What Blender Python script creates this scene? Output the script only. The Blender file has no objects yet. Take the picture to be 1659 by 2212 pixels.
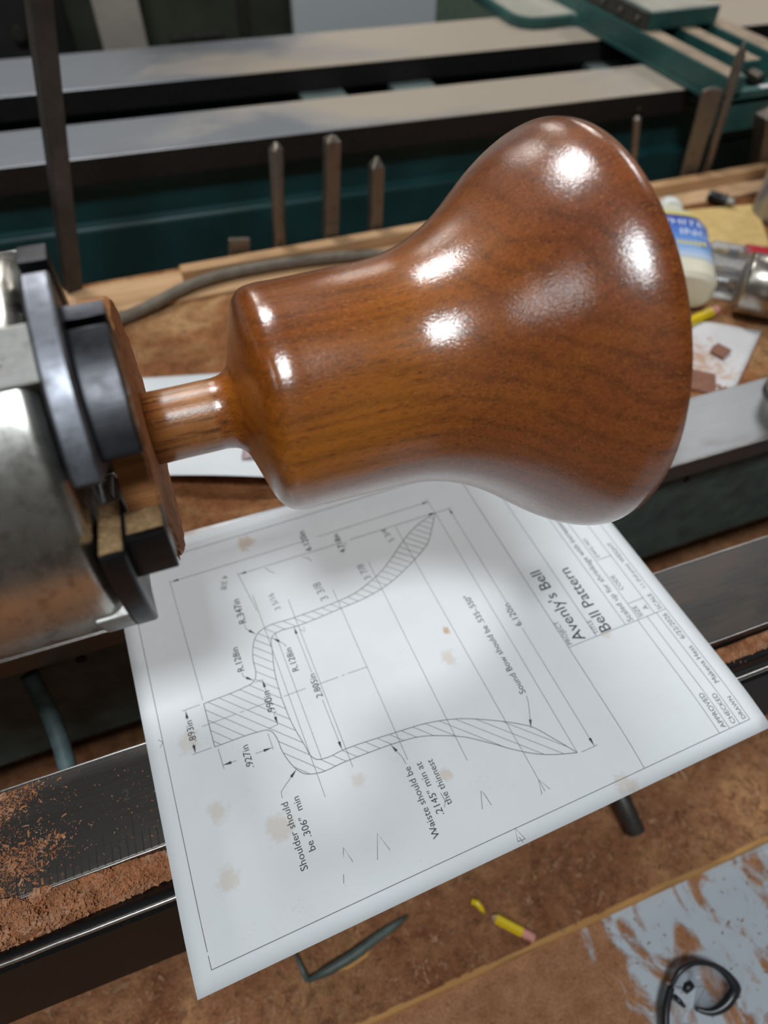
import bpy, bmesh, math, random
from mathutils import Vector, Matrix, noise as mn

S = 0.0254            # the scene is laid out in inches, built in metres
C = bpy.context.scene.collection
random.seed(7)

# ------------------------------------------------------------------ camera
cd = bpy.data.cameras.new('camera')
cam = bpy.data.objects.new('camera', cd)
C.objects.link(cam)
right = Vector((0.93828111, -0.34568183, 0.01151651))
down = Vector((-0.26050441, -0.72820409, -0.63392133))
fwd = Vector((0.22752146, 0.59179631, -0.77331178))
M = Matrix((right, -down, -fwd)).transposed().to_4x4()
M.translation = Vector((-5.6098226, -7.24337453, 12.30822271)) * S
cam.matrix_world = M
cd.sensor_fit = 'VERTICAL'
cd.sensor_height = 9.8
cd.sensor_width = 7.35
cd.lens = 1449.28 / 2212 * 9.8
cd.clip_start = 0.01
cd.clip_end = 60
cd.dof.use_dof = True
cd.dof.focus_distance = 10.6 * S
cd.dof.aperture_fstop = 1.8
bpy.context.scene.camera = cam

# ------------------------------------------------------------------ world, exposure, lamps
sc = bpy.context.scene
w = bpy.data.worlds.new('world')
sc.world = w
w.use_nodes = True
w.node_tree.nodes['Background'].inputs[0].default_value = (0.75, 0.86, 1.0, 1)
w.node_tree.nodes['Background'].inputs[1].default_value = 0.35
sc.view_settings.view_transform = 'Standard'
sc.view_settings.look = 'None'
sc.view_settings.gamma = 1.0
sc.view_settings.use_curve_mapping = False
sc.view_settings.exposure = 0.08

LAMPS = [(-13, -32, 90, 30), (-13, 64, 90, 33), (-10, 172, 90, 28), (-14, 247, 90, 24), (98, 167, 90, 28), (62, 233, 90, 22), (-87, -29, 90, 7), (95, 67, 90, 20)]
TONES = [(0.90, 0.96, 1.0), (0.97, 0.98, 1.0), (1.0, 0.95, 0.88), (1.0, 0.95, 0.88), (1.0, 0.95, 0.88), (1.0, 0.95, 0.88), (0.92, 0.97, 1.0), (0.97, 0.98, 1.0)]
LAMP_SIZE = (22, 16)


def area(name, loc, size, power, color, rot=(0, 0, 0)):
    l = bpy.data.lights.new(name, 'AREA')
    l.shape = 'RECTANGLE'
    l.size, l.size_y = size[0] * S, size[1] * S
    l.energy = power
    l.color = color
    o = bpy.data.objects.new(name, l)
    o.location = Vector(loc) * S
    o.rotation_euler = rot
    C.objects.link(o)
    return o


for i, (lx, ly, lz, lp) in enumerate(LAMPS):
    area('lamp_light', (lx, ly, lz - 0.6), LAMP_SIZE, lp, TONES[i])

# ------------------------------------------------------------------ helpers
ORG = {}


def org(o):
    return ORG.get(o.name, Matrix.Identity(4)) if o else Matrix.Identity(4)


def tag(o, label=None, cat=None, group=None, kind=None):
    if label: o['label'] = label
    if cat: o['category'] = cat
    if group: o['group'] = group
    if kind: o['kind'] = kind
    return o


def thing(name, label, cat, loc=(0, 0, 0), rz=0.0, group=None):
    o = bpy.data.objects.new(name, None)
    o.empty_display_size = 0.02
    C.objects.link(o)
    o.location = Vector(loc) * S
    o.rotation_euler = (0, 0, rz)
    ORG[o.name] = Matrix.Translation(Vector(loc)) @ Matrix.Rotation(rz, 4, 'Z')
    return tag(o, label, cat, group)


class MB:
    """collects shapes in inches (world axes); build() links them as one mesh object"""
    def __init__(s):
        s.v, s.f, s.sm = [], [], []

    def add(s, vs, fs, smooth=False, M=None):
        n = len(s.v)
        for p in vs:
            p = Vector(p)
            s.v.append(M @ p if M else p)
        for f in fs:
            s.f.append([n + i for i in f])
            s.sm.append(smooth)
        return s

    def box(s, x0, x1, y0, y1, z0, z1, M=None):
        return s.add([(x, y, z) for z in (z0, z1) for y in (y0, y1) for x in (x0, x1)],
                     [(0, 2, 3, 1), (4, 5, 7, 6), (0, 1, 5, 4), (2, 6, 7, 3), (0, 4, 6, 2), (1, 3, 7, 5)], False, M)

    def prism(s, poly, axis, a, b, M=None, smooth=False):
        """poly: list of 2D points; axis 'x','y','z' extruded from a to b"""
        n = len(poly)
        def P(p, t):
            return {'x': (t, p[0], p[1]), 'y': (p[0], t, p[1]), 'z': (p[0], p[1], t)}[axis]
        vs = [P(p, a) for p in poly] + [P(p, b) for p in poly]
        s.add(vs, [tuple(range(n))[::-1], tuple(range(n, 2 * n))], False, M)
        k = len(s.v) - 2 * n
        for i in range(n):
            j = (i + 1) % n
            s.f.append([k + i, k + j, k + n + j, k + n + i]); s.sm.append(smooth)
        return s

    def revolve(s, prof, seg=64, M=None, cap0=True, cap1=True, smooth=True, a0=0, a1=None):
        """prof: (t, r) along the local X axis"""
        full = a1 is None
        n = seg if full else seg + 1
        vs, fs = [], []
        for t, r in prof:
            for k in range(n):
                a = 2 * math.pi * k / seg if full else a0 + (a1 - a0) * k / seg
                vs.append((t, r * math.cos(a), r * math.sin(a)))
        for i in range(len(prof) - 1):
            for k in range(n if full else seg):
                k2 = (k + 1) % n
                fs.append((i * n + k, i * n + k2, (i + 1) * n + k2, (i + 1) * n + k))
        s.add(vs, fs, smooth, M)
        base = len(s.v) - len(vs)
        if full and cap0:
            s.f.append([base + k for k in range(n)][::-1]); s.sm.append(False)
        if full and cap1:
            s.f.append([base + (len(prof) - 1) * n + k for k in range(n)]); s.sm.append(False)
        return s

    def cyl(s, p0, p1, r0, r1=None, seg=20, smooth=True):
        r1 = r0 if r1 is None else r1
        p0, p1 = Vector(p0), Vector(p1)
        d = p1 - p0
        q = Vector((1, 0, 0)).rotation_difference(d.normalized()).to_matrix().to_4x4()
        return s.revolve([(0, r0), (d.length, r1)], seg, Matrix.Translation(p0) @ q, True, True, smooth)

    def tube(s, pts, r, seg=10, closed=False):
        pts = [Vector(p) for p in pts]
        n = len(pts)
        rr = r if isinstance(r, (list, tuple)) else [r] * n
        vs, fs = [], []
        up = Vector((0, 0, 1))
        for i, p in enumerate(pts):
            if closed:
                d = pts[(i + 1) % n] - pts[i - 1]
            else:
                d = pts[min(i + 1, n - 1)] - pts[max(i - 1, 0)]
            d.normalize()
            a = d.cross(up)
            if a.length < 1e-3: a = d.cross(Vector((1, 0, 0)))
            a.normalize(); b = d.cross(a)
            for k in range(seg):
                t = 2 * math.pi * k / seg
                vs.append(p + (a * math.cos(t) + b * math.sin(t)) * rr[i])
        for i in range(n if closed else n - 1):
            j = (i + 1) % n
            for k in range(seg):
                k2 = (k + 1) % seg
                fs.append((i * seg + k, j * seg + k, j * seg + k2, i * seg + k2))
        s.add(vs, fs, True)
        if not closed:
            b0 = len(s.v) - n * seg
            s.f.append([b0 + k for k in range(seg)]); s.sm.append(False)
            s.f.append([b0 + (n - 1) * seg + k for k in range(seg)][::-1]); s.sm.append(False)
        return s

    def grid(s, fn, nu, nv, smooth=True):
        vs = [fn(i / nu, j / nv) for j in range(nv + 1) for i in range(nu + 1)]
        fs = [(j * (nu + 1) + i, j * (nu + 1) + i + 1, (j + 1) * (nu + 1) + i + 1, (j + 1) * (nu + 1) + i)
              for j in range(nv) for i in range(nu)]
        return s.add(vs, fs, smooth)

    def build(s, name, mat, parent=None, bevel=0, seg=2, kind=None, label=None, fix=True, solid=0, sub=0):
        me = bpy.data.meshes.new(name)
        inv = org(parent).inverted()
        me.from_pydata([tuple((inv @ p) * S) for p in s.v], [], s.f)
        me.polygons.foreach_set('use_smooth', s.sm)
        if fix:
            bm = bmesh.new(); bm.from_mesh(me)
            bmesh.ops.recalc_face_normals(bm, faces=bm.faces)
            bm.to_mesh(me); bm.free()
        me.materials.append(mat)
        o = bpy.data.objects.new(name, me)
        C.objects.link(o)
        if parent:
            o.parent = parent
            ORG[o.name] = org(parent)
        if solid:
            m = o.modifiers.new('solid', 'SOLIDIFY'); m.thickness = solid * S; m.offset = -1
        if bevel:
            m = o.modifiers.new('bevel', 'BEVEL'); m.width = bevel * S; m.segments = seg
            m.limit_method = 'ANGLE'; m.angle_limit = math.radians(40); m.harden_normals = False
        if sub:
            m = o.modifiers.new('sub', 'SUBSURF'); m.levels = sub; m.render_levels = sub
        if kind: o['kind'] = kind
        if label: o['label'] = label
        return o


# ------------------------------------------------------------------ materials
class NT:
    def __init__(s, name):
        s.m = bpy.data.materials.new(name)
        s.m.use_nodes = True
        s.t = s.m.node_tree
        s.b = s.t.nodes['Principled BSDF']
        s.tc = None

    def n(s, typ, **kw):
        nd = s.t.nodes.new(typ)
        for k, v in kw.items(): setattr(nd, k, v)
        return nd

    def put(s, sock, v):
        if hasattr(v, 'is_linked') or hasattr(v, 'links'): s.t.links.new(v, sock)
        elif isinstance(v, (tuple, list)) and sock.type == 'RGBA' and len(v) == 3: sock.default_value = (*v, 1)
        else: sock.default_value = v

    def co(s, scale=(1, 1, 1), loc=(0, 0, 0), rot=(0, 0, 0)):
        """object coordinates in inches, then scaled"""
        if s.tc is None: s.tc = s.n('ShaderNodeTexCoord')
        mp = s.n('ShaderNodeMapping')
        k = 1 / S
        mp.inputs['Scale'].default_value = (scale[0] * k, scale[1] * k, scale[2] * k)
        mp.inputs['Location'].default_value = loc
        mp.inputs['Rotation'].default_value = rot
        s.t.links.new(s.tc.outputs['Object'], mp.inputs[0])
        return mp.outputs[0]

    def noise(s, scale=1.0, detail=3, rough=0.55, vec=None, dist=0.0, st=(1, 1, 1), loc=(0, 0, 0)):
        nd = s.n('ShaderNodeTexNoise')
        s.put(nd.inputs['Vector'], vec if vec is not None else s.co(st, loc))
        nd.inputs['Scale'].default_value = scale
        nd.inputs['Detail'].default_value = detail
        nd.inputs['Roughness'].default_value = rough
        nd.inputs['Distortion'].default_value = dist
        return nd.outputs['Fac']

    def ramp(s, fac, stops, interp='LINEAR'):
        nd = s.n('ShaderNodeValToRGB')
        cr = nd.color_ramp
        cr.interpolation = interp
        while len(cr.elements) < len(stops): cr.elements.new(0.5)
        for e, (p, c) in zip(cr.elements, stops):
            e.position = p
            e.color = (c, c, c, 1) if isinstance(c, (int, float)) else (*c, 1)
        s.put(nd.inputs[0], fac)
        return nd.outputs[0]

    def mix(s, fac, a, b, mode='MIX'):
        nd = s.n('ShaderNodeMix', data_type='RGBA', blend_type=mode)
        s.put(nd.inputs['Factor'], fac)
        s.put(nd.inputs[6], a); s.put(nd.inputs[7], b)
        return nd.outputs[2]

    def math(s, op, a, b=0.0, c=0.0):
        nd = s.n('ShaderNodeMath', operation=op)
        s.put(nd.inputs[0], a); s.put(nd.inputs[1], b)
        if op in ('MULTIPLY_ADD', 'SMOOTH_MIN'): s.put(nd.inputs[2], c)
        return nd.outputs[0]

    def bump(s, h, strength=0.2, dist=0.02):
        nd = s.n('ShaderNodeBump')
        nd.inputs['Strength'].default_value = strength
        nd.inputs['Distance'].default_value = dist * S
        s.put(nd.inputs['Height'], h)
        s.t.links.new(nd.outputs[0], s.b.inputs['Normal'])
        return nd.outputs[0]

    def set(s, **kw):
        al = dict(color='Base Color', rough='Roughness', metal='Metallic', spec='Specular IOR Level', coat='Coat Weight',
                  coatr='Coat Roughness', trans='Transmission Weight', ior='IOR', emit='Emission Color', emits='Emission Strength',
                  aniso='Anisotropic', alpha='Alpha', sub='Subsurface Weight', coatn='Coat Normal')
        for k, v in kw.items(): s.put(s.b.inputs[al[k]], v)
        return s


def plain(name, color, rough=0.5, metal=0.0, var=0.25, vs=6.0, bump=0.0, spec=0.5):
    t = NT(name)
    f = t.noise(vs, 4, 0.6)
    d = tuple(c * (1 - var) for c in color)
    l = tuple(min(1, c * (1 + var)) for c in color)
    t.set(color=t.ramp(f, [(0.3, d), (0.7, l)]), rough=rough, metal=metal, spec=spec)
    if bump: t.bump(t.noise(vs * 8, 3, 0.6), bump, 0.02)
    return t.m


# --- glossy turned wood of the bell: solid grain along X
def bell_material():
    t = NT('oiled_mahogany')
    warp = t.noise(1.0, 2, 0.5, st=(0.25, 0.8, 0.8))
    vec = t.co((0.10, 1, 1), (0.0, 0.9, 2.2))
    vadd = t.n('ShaderNodeVectorMath', operation='MULTIPLY_ADD')
    cb = t.n('ShaderNodeCombineXYZ')
    t.put(cb.inputs[1], warp); t.put(cb.inputs[2], warp)
    t.put(vadd.inputs[0], cb.outputs[0]); vadd.inputs[1].default_value = (0.9, 0.9, 0.9); t.put(vadd.inputs[2], vec)
    wv = t.n('ShaderNodeTexWave', wave_type='RINGS', rings_direction='X')
    t.put(wv.inputs['Vector'], vadd.outputs[0])
    wv.inputs['Scale'].default_value = 1.1
    wv.inputs['Distortion'].default_value = 1.2
    wv.inputs['Detail'].default_value = 3
    wv.inputs['Detail Scale'].default_value = 1.5
    rings = wv.outputs['Fac']
    broad = t.noise(0.6, 2, 0.5, st=(0.35, 1, 1), loc=(3, 1, 0))
    base = t.ramp(broad, [(0.3, (0.20, 0.047, 0.0065)), (0.5, (0.275, 0.073, 0.009)), (0.72, (0.37, 0.112, 0.012))])
    sx = t.n('ShaderNodeSeparateXYZ'); t.put(sx.inputs[0], t.co())
    gx = t.math('ADD', t.math('MULTIPLY', sx.outputs[0], 0.35), t.math('MULTIPLY', warp, 0.5))
    base = t.mix(t.ramp(gx, [(0.05, 0.0), (0.75, 1.0)]), t.mix(1.0, base, (1.22, 1.24, 0.92), 'MULTIPLY'), t.mix(1.0, base, (0.97, 0.92, 1.45), 'MULTIPLY'))
    ringc = t.ramp(rings, [(0.0, 0.84), (0.35, 1.0), (1.0, 1.06)])
    c1 = t.mix(1.0, base, ringc, 'MULTIPLY')
    # thin pale growth lines
    fine = t.ramp(t.math('FRACT', t.math('MULTIPLY', rings, 1.0)), [(0.46, 0.0), (0.5, 1.0), (0.54, 0.0)])
    c1 = t.mix(t.math('MULTIPLY', fine, 0.16), c1, (0.42, 0.17, 0.05))
    # long darker streaks and short open pores
    streak = t.ramp(t.noise(1.0, 3, 0.6, st=(0.45, 13, 13)), [(0.34, 0.70), (0.5, 1.0), (0.75, 1.10)])
    c2 = t.mix(0.8, c1, streak, 'MULTIPLY')
    pore = t.noise(1.0, 2, 0.6, st=(7, 40, 40))
    pf = t.ramp(pore, [(0.32, 0.25), (0.43, 1.0)])
    c3 = t.mix(0.7, c2, pf, 'MULTIPLY')
    gold = t.ramp(t.noise(1.0, 2, 0.5, st=(18, 60, 60)), [(0.57, 0.0), (0.70, 1.0)])
    c4 = t.mix(t.math('MULTIPLY', gold, 0.45), c3, (0.62, 0.27, 0.06))
    # towards the stem the quartered grain shows: paler, with strong dark lines and ray flecks
    sb = t.ramp(t.noise(1.2, 2, 0.5), [(0.3, (0.33, 0.11, 0.026)), (0.7, (0.54, 0.23, 0.07))])
    sb = t.mix(0.9, sb, t.ramp(t.noise(1.0, 4, 0.7, st=(0.9, 20, 20)), [(0.38, 0.22), (0.48, 0.9), (0.75, 1.25)]), 'MULTIPLY')
    fl = t.ramp(t.noise(1.0, 2, 0.5, st=(11, 7, 7), dist=1.0), [(0.57, 0.0), (0.66, 1.0)])
    sb = t.mix(t.math('MULTIPLY', fl, 0.4), sb, (0.55, 0.24, 0.07))
    g = t.math('ADD', t.math('MULTIPLY', sx.outputs[0], 2.6), t.math('MULTIPLY', t.noise(1.0, 3, 0.6, st=(1, 6, 6)), 0.5))
    sf = t.ramp(t.math('ADD', g, 8.0), [(0.75, 1.0), (0.99, 0.0)])
    c4 = t.mix(sf, c4, sb)
    t.set(color=c4, rough=0.36, spec=0.25, coat=t.math('SUBTRACT', 1.0, t.math('MULTIPLY', sf, 0.35)), coatr=t.math('ADD', 0.14, t.math('MULTIPLY', sf, 0.16)))
    t.b.inputs['Coat IOR'].default_value = 1.72
    nb = t.bump(t.math('ADD', pore, t.noise(1.0, 2, 0.6, st=(30, 60, 60))), 0.25, 0.012)
    cn = t.n('ShaderNodeBump'); cn.inputs['Strength'].default_value = 0.32; cn.inputs['Distance'].default_value = 0.010 * S
    t.put(cn.inputs['Height'], t.noise(1.0, 2, 0.6, st=(18, 42, 42))); t.set(coatn=cn.outputs[0])
    return t.m


def raw_wood(name, lo, hi, st=(0.6, 10, 10), rough=0.7, bump=0.35):
    t = NT(name)
    base = t.ramp(t.noise(1.0, 3, 0.55, st=tuple(k * 0.3 for k in st)), [(0.3, lo), (0.7, hi)])
    streak = t.ramp(t.noise(1.0, 4, 0.7, st=st), [(0.33, 0.5), (0.5, 1.0), (0.8, 1.2)])
    t.set(color=t.mix(0.75, base, streak, 'MULTIPLY'), rough=rough, spec=0.3)
    t.bump(t.noise(1.0, 4, 0.7, st=tuple(k * 2 for k in st)), bump, 0.03)
    return t.m


def steel(name, color, rough=0.3, st=(2, 30, 30), spots=(0.12, 0.1, 0.08), spot_amt=0.5, bump=0.05, metal=1.0, spot_scale=9.0):
    t = NT(name)
    br = t.noise(1.0, 3, 0.6, st=st)
    sp = t.ramp(t.noise(spot_scale, 5, 0.7, loc=(5, 2, 1)), [(0.52, 0.0), (0.66, 1.0)])
    c = t.ramp(br, [(0.3, tuple(k * 0.85 for k in color)), (0.7, color)])
    c = t.mix(t.math('MULTIPLY', sp, spot_amt), c, spots)
    r = t.ramp(t.noise(3.0, 4, 0.6), [(0.3, rough * 0.8), (0.7, min(1, rough * 1.35))])
    t.set(color=c, rough=r, metal=metal)
    if bump: t.bump(br, bump, 0.01)
    return t.m


def dusty_iron(name, iron, dust, amount=0.5, metal=0.8, rough=0.4, scale=0.35, st=(0.5, 1, 1), fine=0.35, grad=None):
    """machined iron with wood dust lying on it"""
    t = NT(name)
    big = t.noise(scale, 5, 0.6, st=st, dist=0.6)
    fin = t.noise(14.0, 4, 0.7)
    mixf = t.math('ADD', t.math('MULTIPLY', big, 0.8), t.math('MULTIPLY', fin, 0.25))
    if grad:      # the dust lies thicker towards +X
        gx = t.n('ShaderNodeSeparateXYZ'); t.put(gx.inputs[0], t.co())
        mixf = t.math('ADD', mixf, t.math('MULTIPLY', t.math('MAXIMUM', t.math('MINIMUM', t.math('SUBTRACT', gx.outputs[0], grad[0]), 9.0), -9.0), grad[1]))
    f = t.ramp(mixf,
               [(0.62 - amount * 0.3, 0.0), (0.78 - amount * 0.3, 1.0)])
    scr = t.noise(1.0, 3, 0.6, st=(1.0, 25, 25))
    ic = t.ramp(scr, [(0.3, tuple(k * 0.8 for k in iron)), (0.7, iron)])
    t.set(color=t.mix(t.math('MULTIPLY', f, fine), ic, dust),
          metal=t.math('MULTIPLY', t.math('SUBTRACT', 1.0, t.math('MULTIPLY', f, fine)), metal),
          rough=t.math('ADD', rough, t.math('MULTIPLY', f, 0.3 * fine)))
    t.bump(scr, 0.08, 0.01)
    return t.m


def sawdust_material(name, a, b, c, scale=0.45):
    t = NT(name)
    big = t.noise(scale, 5, 0.62, dist=0.8)
    mid = t.noise(3.0, 5, 0.7)
    fin = t.noise(16.0, 4, 0.75)
    col = t.ramp(big, [(0.30, a), (0.5, b), (0.68, c)])
    col = t.mix(0.7, col, t.ramp(mid, [(0.30, 0.42), (0.5, 1.0), (0.72, 1.3)]), 'MULTIPLY')
    col = t.mix(0.75, col, t.ramp(fin, [(0.30, 0.5), (0.5, 1.0), (0.72, 1.5)]), 'MULTIPLY')
    t.set(color=col, rough=0.9, spec=0.15)
    t.bump(t.math('ADD', mid, fin), 0.9, 0.10)
    return t.m


M_bell = bell_material()
M_block = raw_wood('sawn_mahogany', (0.34, 0.125, 0.038), (0.56, 0.25, 0.09), st=(1.5, 22, 22), bump=0.7)
M_chrome = steel('plated_chuck_steel', (0.60, 0.59, 0.55), 0.27, st=(30, 2, 2), spots=(0.22, 0.19, 0.15), spot_amt=0.55, spot_scale=4.0)
M_jaw_grey = steel('blued_jaw_steel', (0.20, 0.21, 0.235), 0.42, spots=(0.08, 0.07, 0.065), spot_amt=0.5)
M_jaw_black = steel('black_jaw_steel', (0.042, 0.043, 0.048), 0.32, spots=(0.035, 0.03, 0.028), spot_amt=0.6, metal=0.85)
M_slide = steel('slide_steel', (0.34, 0.335, 0.32), 0.45, spots=(0.2, 0.17, 0.14), spot_amt=0.4)
M_dust = sawdust_material('fine_tan_dust', (0.30, 0.17, 0.08), (0.42, 0.26, 0.13), (0.50, 0.33, 0.17), 2.0)
M_way = dusty_iron('ground_way_iron', (0.185, 0.188, 0.19), (0.28, 0.16, 0.09), 0.40, 0.85, 0.36, 0.5, fine=0.35)
M_frontway = dusty_iron('dark_way_iron', (0.11, 0.107, 0.102), (0.22, 0.11, 0.05), 0.35, 0.85, 0.38, 0.8, fine=0.22)
t = NT('blackened_iron')
sp_ = t.ramp(t.noise(26.0, 4, 0.75), [(0.60, 0.0), (0.72, 1.0)])
sp_ = t.math('MULTIPLY', sp_, t.ramp(t.noise(1.3, 4, 0.6), [(0.4, 0.08), (0.7, 0.6)]))
t.set(color=t.mix(sp_, (0.007, 0.008, 0.009), (0.24, 0.14, 0.06)), rough=0.5, spec=0.18)
t.bump(t.noise(9.0, 4, 0.6), 0.12, 0.02)
M_ledge = t.m
M_etch = plain('etched_line', (0.03, 0.028, 0.026), 0.6, 0.3)
M_bedgreen = plain('grey_green_paint', (0.085, 0.112, 0.10), 0.5, 0, 0.35, 1.5, 0.25)
M_pipe = plain('blue_green_paint', (0.13, 0.19, 0.195), 0.55, 0, 0.3, 3.0, 0.3)
M_green2 = plain('dark_green_enamel', (0.010, 0.050, 0.050), 0.36, 0, 0.3, 0.35, 0.05)
M_green3 = plain('carriage_green_enamel', (0.025, 0.095, 0.085), 0.42, 0, 0.3, 0.5, 0.05)
M_rib = plain('dusty_green_rib', (0.115, 0.15, 0.14), 0.7, 0, 0.2, 1.0)
M_rail2 = dusty_iron('dusty_rail_iron', (0.36, 0.37, 0.39), (0.47, 0.37, 0.26), 0.62, 0.6, 0.42, 0.22, (0.35, 0.7, 1), 0.75, (2.0, 0.016))
M_railside = plain('dark_rail_side', (0.022, 0.019, 0.018), 0.5, 0.3, 0.3)
M_dusttop = plain('dust_covered_top', (0.36, 0.27, 0.185), 0.8, 0, 0.25, 0.8, 0.1)
M_paledust = plain('pale_dusty_top', (0.40, 0.38, 0.31), 0.75, 0, 0.25, 0.5, 0.1)
M_black = plain('shade_black', (0.012, 0.012, 0.012), 0.6, 0.2, 0.3)  # black standing in for shade in the bed gap and bolt holes
M_darkplate = plain('dark_brown_plate', (0.055, 0.05, 0.042), 0.5, 0.4, 0.3, 2.0)
M_bolt = plain('worn_bolt_steel', (0.2, 0.18, 0.15), 0.4, 0.9)
M_screw = plain('oily_screw_steel', (0.09, 0.075, 0.06), 0.4, 0.8)
M_tool = steel('aged_tool_steel', (0.25, 0.215, 0.18), 0.40, st=(20, 20, 1.5), spots=(0.15, 0.09, 0.05), spot_amt=0.6, spot_scale=2.5, metal=0.8)
M_bar = plain('dark_bar_steel', (0.075, 0.068, 0.062), 0.45, 0.6, 0.3, 1.5)
M_tray = sawdust_material('sawdust_on_shelf', (0.27, 0.095, 0.036), (0.44, 0.19, 0.078), (0.66, 0.38, 0.18), 0.36)
M_bench = sawdust_material('sawdust_on_bench', (0.27, 0.105, 0.048), (0.42, 0.19, 0.092), (0.56, 0.29, 0.135), 0.55)
M_chip = sawdust_material('red_brown_chips', (0.50, 0.18, 0.075), (0.64, 0.28, 0.135), (0.72, 0.40, 0.25), 4.0)
M_pine = raw_wood('planed_pine', (0.50, 0.28, 0.13), (0.66, 0.42, 0.23), st=(0.35, 5, 5), rough=0.6, bump=0.1)
M_edge = raw_wood('golden_board_edge', (0.42, 0.20, 0.06), (0.58, 0.31, 0.11), st=(0.35, 5, 5), rough=0.7, bump=0.15)
M_cord = plain('dusty_rubber_cord', (0.17, 0.14, 0.105), 0.7, 0, 0.25, 3)
M_yellow = plain('yellow_lacquer', (0.80, 0.56, 0.012), 0.35, 0, 0.06)
M_pink = plain('pink_eraser', (0.75, 0.33, 0.28), 0.8)
M_graphite = plain('graphite', (0.05, 0.05, 0.05), 0.5)
M_barewood = plain('bare_pencil_wood', (0.6, 0.38, 0.2), 0.7)
M_bluegrey = None
M_ink = plain('printer_ink', (0.045, 0.045, 0.05), 0.8, 0, 0.1)
M_inkthin = plain('thin_printer_ink', (0.16, 0.165, 0.175), 0.8, 0, 0.1)
M_lead = plain('pencil_lead_line', (0.30, 0.30, 0.31), 0.7, 0, 0.15)


def paper_material(name, base, stains=(), speck=True, tint=(0.60, 0.40, 0.22)):
    t = NT(name)
    c = t.ramp(t.noise(1.2, 4, 0.6), [(0.3, tuple(k * 0.965 for k in base)), (0.7, base)])
    vec = t.co()
    for (x, y, r, a) in stains:
        d = t.n('ShaderNodeVectorMath', operation='DISTANCE')
        t.put(d.inputs[0], vec); d.inputs[1].default_value = (x, y, 0)
        w_ = t.math('ADD', d.outputs['Value'], t.math('MULTIPLY', t.math('SUBTRACT', t.noise(5.0, 4, 0.65), 0.5), r * 2.2))
        f = t.ramp(t.math('DIVIDE', w_, r), [(0.45, 1.0), (1.0, 0.0)])
        c = t.mix(t.math('MULTIPLY', f, a), c, tint)
    if speck:
        f = t.ramp(t.noise(9.0, 4, 0.75, loc=(9, 4, 2)), [(0.70, 0.0), (0.78, 1.0)])
        c = t.mix(t.math('MULTIPLY', f, 0.35), c, tint)
        g = t.ramp(t.noise(1.1, 3, 0.6, loc=(2, 7, 2)), [(0.55, 0.0), (0.75, 1.0)])
        f2 = t.ramp(t.noise(22.0, 3, 0.7), [(0.55, 0.0), (0.7, 1.0)])
        c = t.mix(t.math('MULTIPLY', t.math('MULTIPLY', g, f2), 0.3), c, tint)
    t.set(color=c, rough=0.85, spec=0.2)
    t.bump(t.noise(30.0, 3, 0.6), 0.06, 0.01)
    return t.m


# ------------------------------------------------------------------ room shell
WX0, WX1, WY0, WY1, FZ, CZ = -150, 190, -85, 300, -38, 96
M_floor = plain('concrete_floor', (0.22, 0.20, 0.175), 0.7, 0, 0.2, 0.1)
M_wall = plain('painted_wall', (0.46, 0.45, 0.42), 0.8, 0, 0.06, 0.05)
M_ceil = plain('ceiling_board', (0.55, 0.54, 0.52), 0.9, 0, 0.05, 0.05)
M_trim = plain('white_sticker', (0.7, 0.7, 0.68), 0.5)


def struct(o):
    o['kind'] = 'structure'
    return o


struct(MB().box(WX0, WX1, WY0, WY1, FZ - 2, FZ).build('floor', M_floor))
struct(MB().box(WX0, WX1, WY0, WY1, CZ, CZ + 2).build('ceiling', M_ceil))
struct(MB().box(WX0 - 2, WX0, WY0, WY1, FZ, CZ).build('wall_left', M_wall))
struct(MB().box(WX1, WX1 + 2, WY0, WY1, FZ, CZ).build('wall_right', M_wall))
struct(MB().box(WX0, WX1, WY1, WY1 + 2, FZ, CZ).build('wall_back', M_wall))
struct(MB().box(WX0, WX1, WY0 - 2, WY0, FZ, CZ).build('wall_front', plain('darkened_wall', (0.16, 0.15, 0.14), 0.7, 0, 0.2, 0.1)))  # wall out of view, colour darkened for its reflection in the chuck

M_house = plain('white_lamp_housing', (0.75, 0.75, 0.74), 0.5)
for i, (lx, ly, lz, lp) in enumerate(LAMPS):
    where = ['above the photographer', 'above the green lathe', 'second behind the green lathe', 'farthest behind the green lathe', 'on the right side of the hall', 'in the far right corner of the hall', 'in the front left corner of the room', 'to the right of the green lathe'][i]
    L = thing('ceiling_lamp', 'white rectangular LED ceiling lamp hanging ' + where, 'lamp', (lx, ly, lz), group='LED ceiling lamps')
    MB().box(lx - 12, lx + 12, ly - 9, ly + 9, lz, lz + 2).build('housing', M_house, L, 0.3)
    MB().cyl((lx, ly, lz + 2), (lx, ly, CZ), 0.35, seg=8).build('hanger', M_house, L)

# ------------------------------------------------------------------ near lathe: bed
H = 5.992                       # spindle height above the ways
lathe = thing('wood_lathe', 'lathe bed of dark iron ways under the drawing, with grey green web', 'lathe', (0, 0, -8))
X0, X1 = -26, 26
MB().box(X0, X1, 1.12, 3.18, -0.62, 0).build('back_way', M_way, lathe, 0.03)
MB().prism([(-3.37, 0), (-1.50, 0), (-1.50, -0.75), (-1.75, -1.4), (-3.37, -1.4)], 'x', X0, X1).build('front_way', M_frontway, lathe, 0.035)
MB().prism([(1.45, -0.62), (2.4, -0.62), (2.4, -4.9), (1.55, -5.0), (1.45, -4.85)], 'x', X0, X1).build('web', M_bedgreen, lathe, 0.05)
MB().prism([(-3.37, -0.55), (-3.37, -1.4), (-3.1, -3.4), (-4.28, -3.4), (-4.42, -3.2), (-4.30, -0.14), (-4.22, -0.03), (-4.08, -0.03),
            (-4.0, -0.14), (-3.82, -0.48)], 'x', X0, X1).build('front_ledge', M_ledge, lathe, 0.05)
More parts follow.
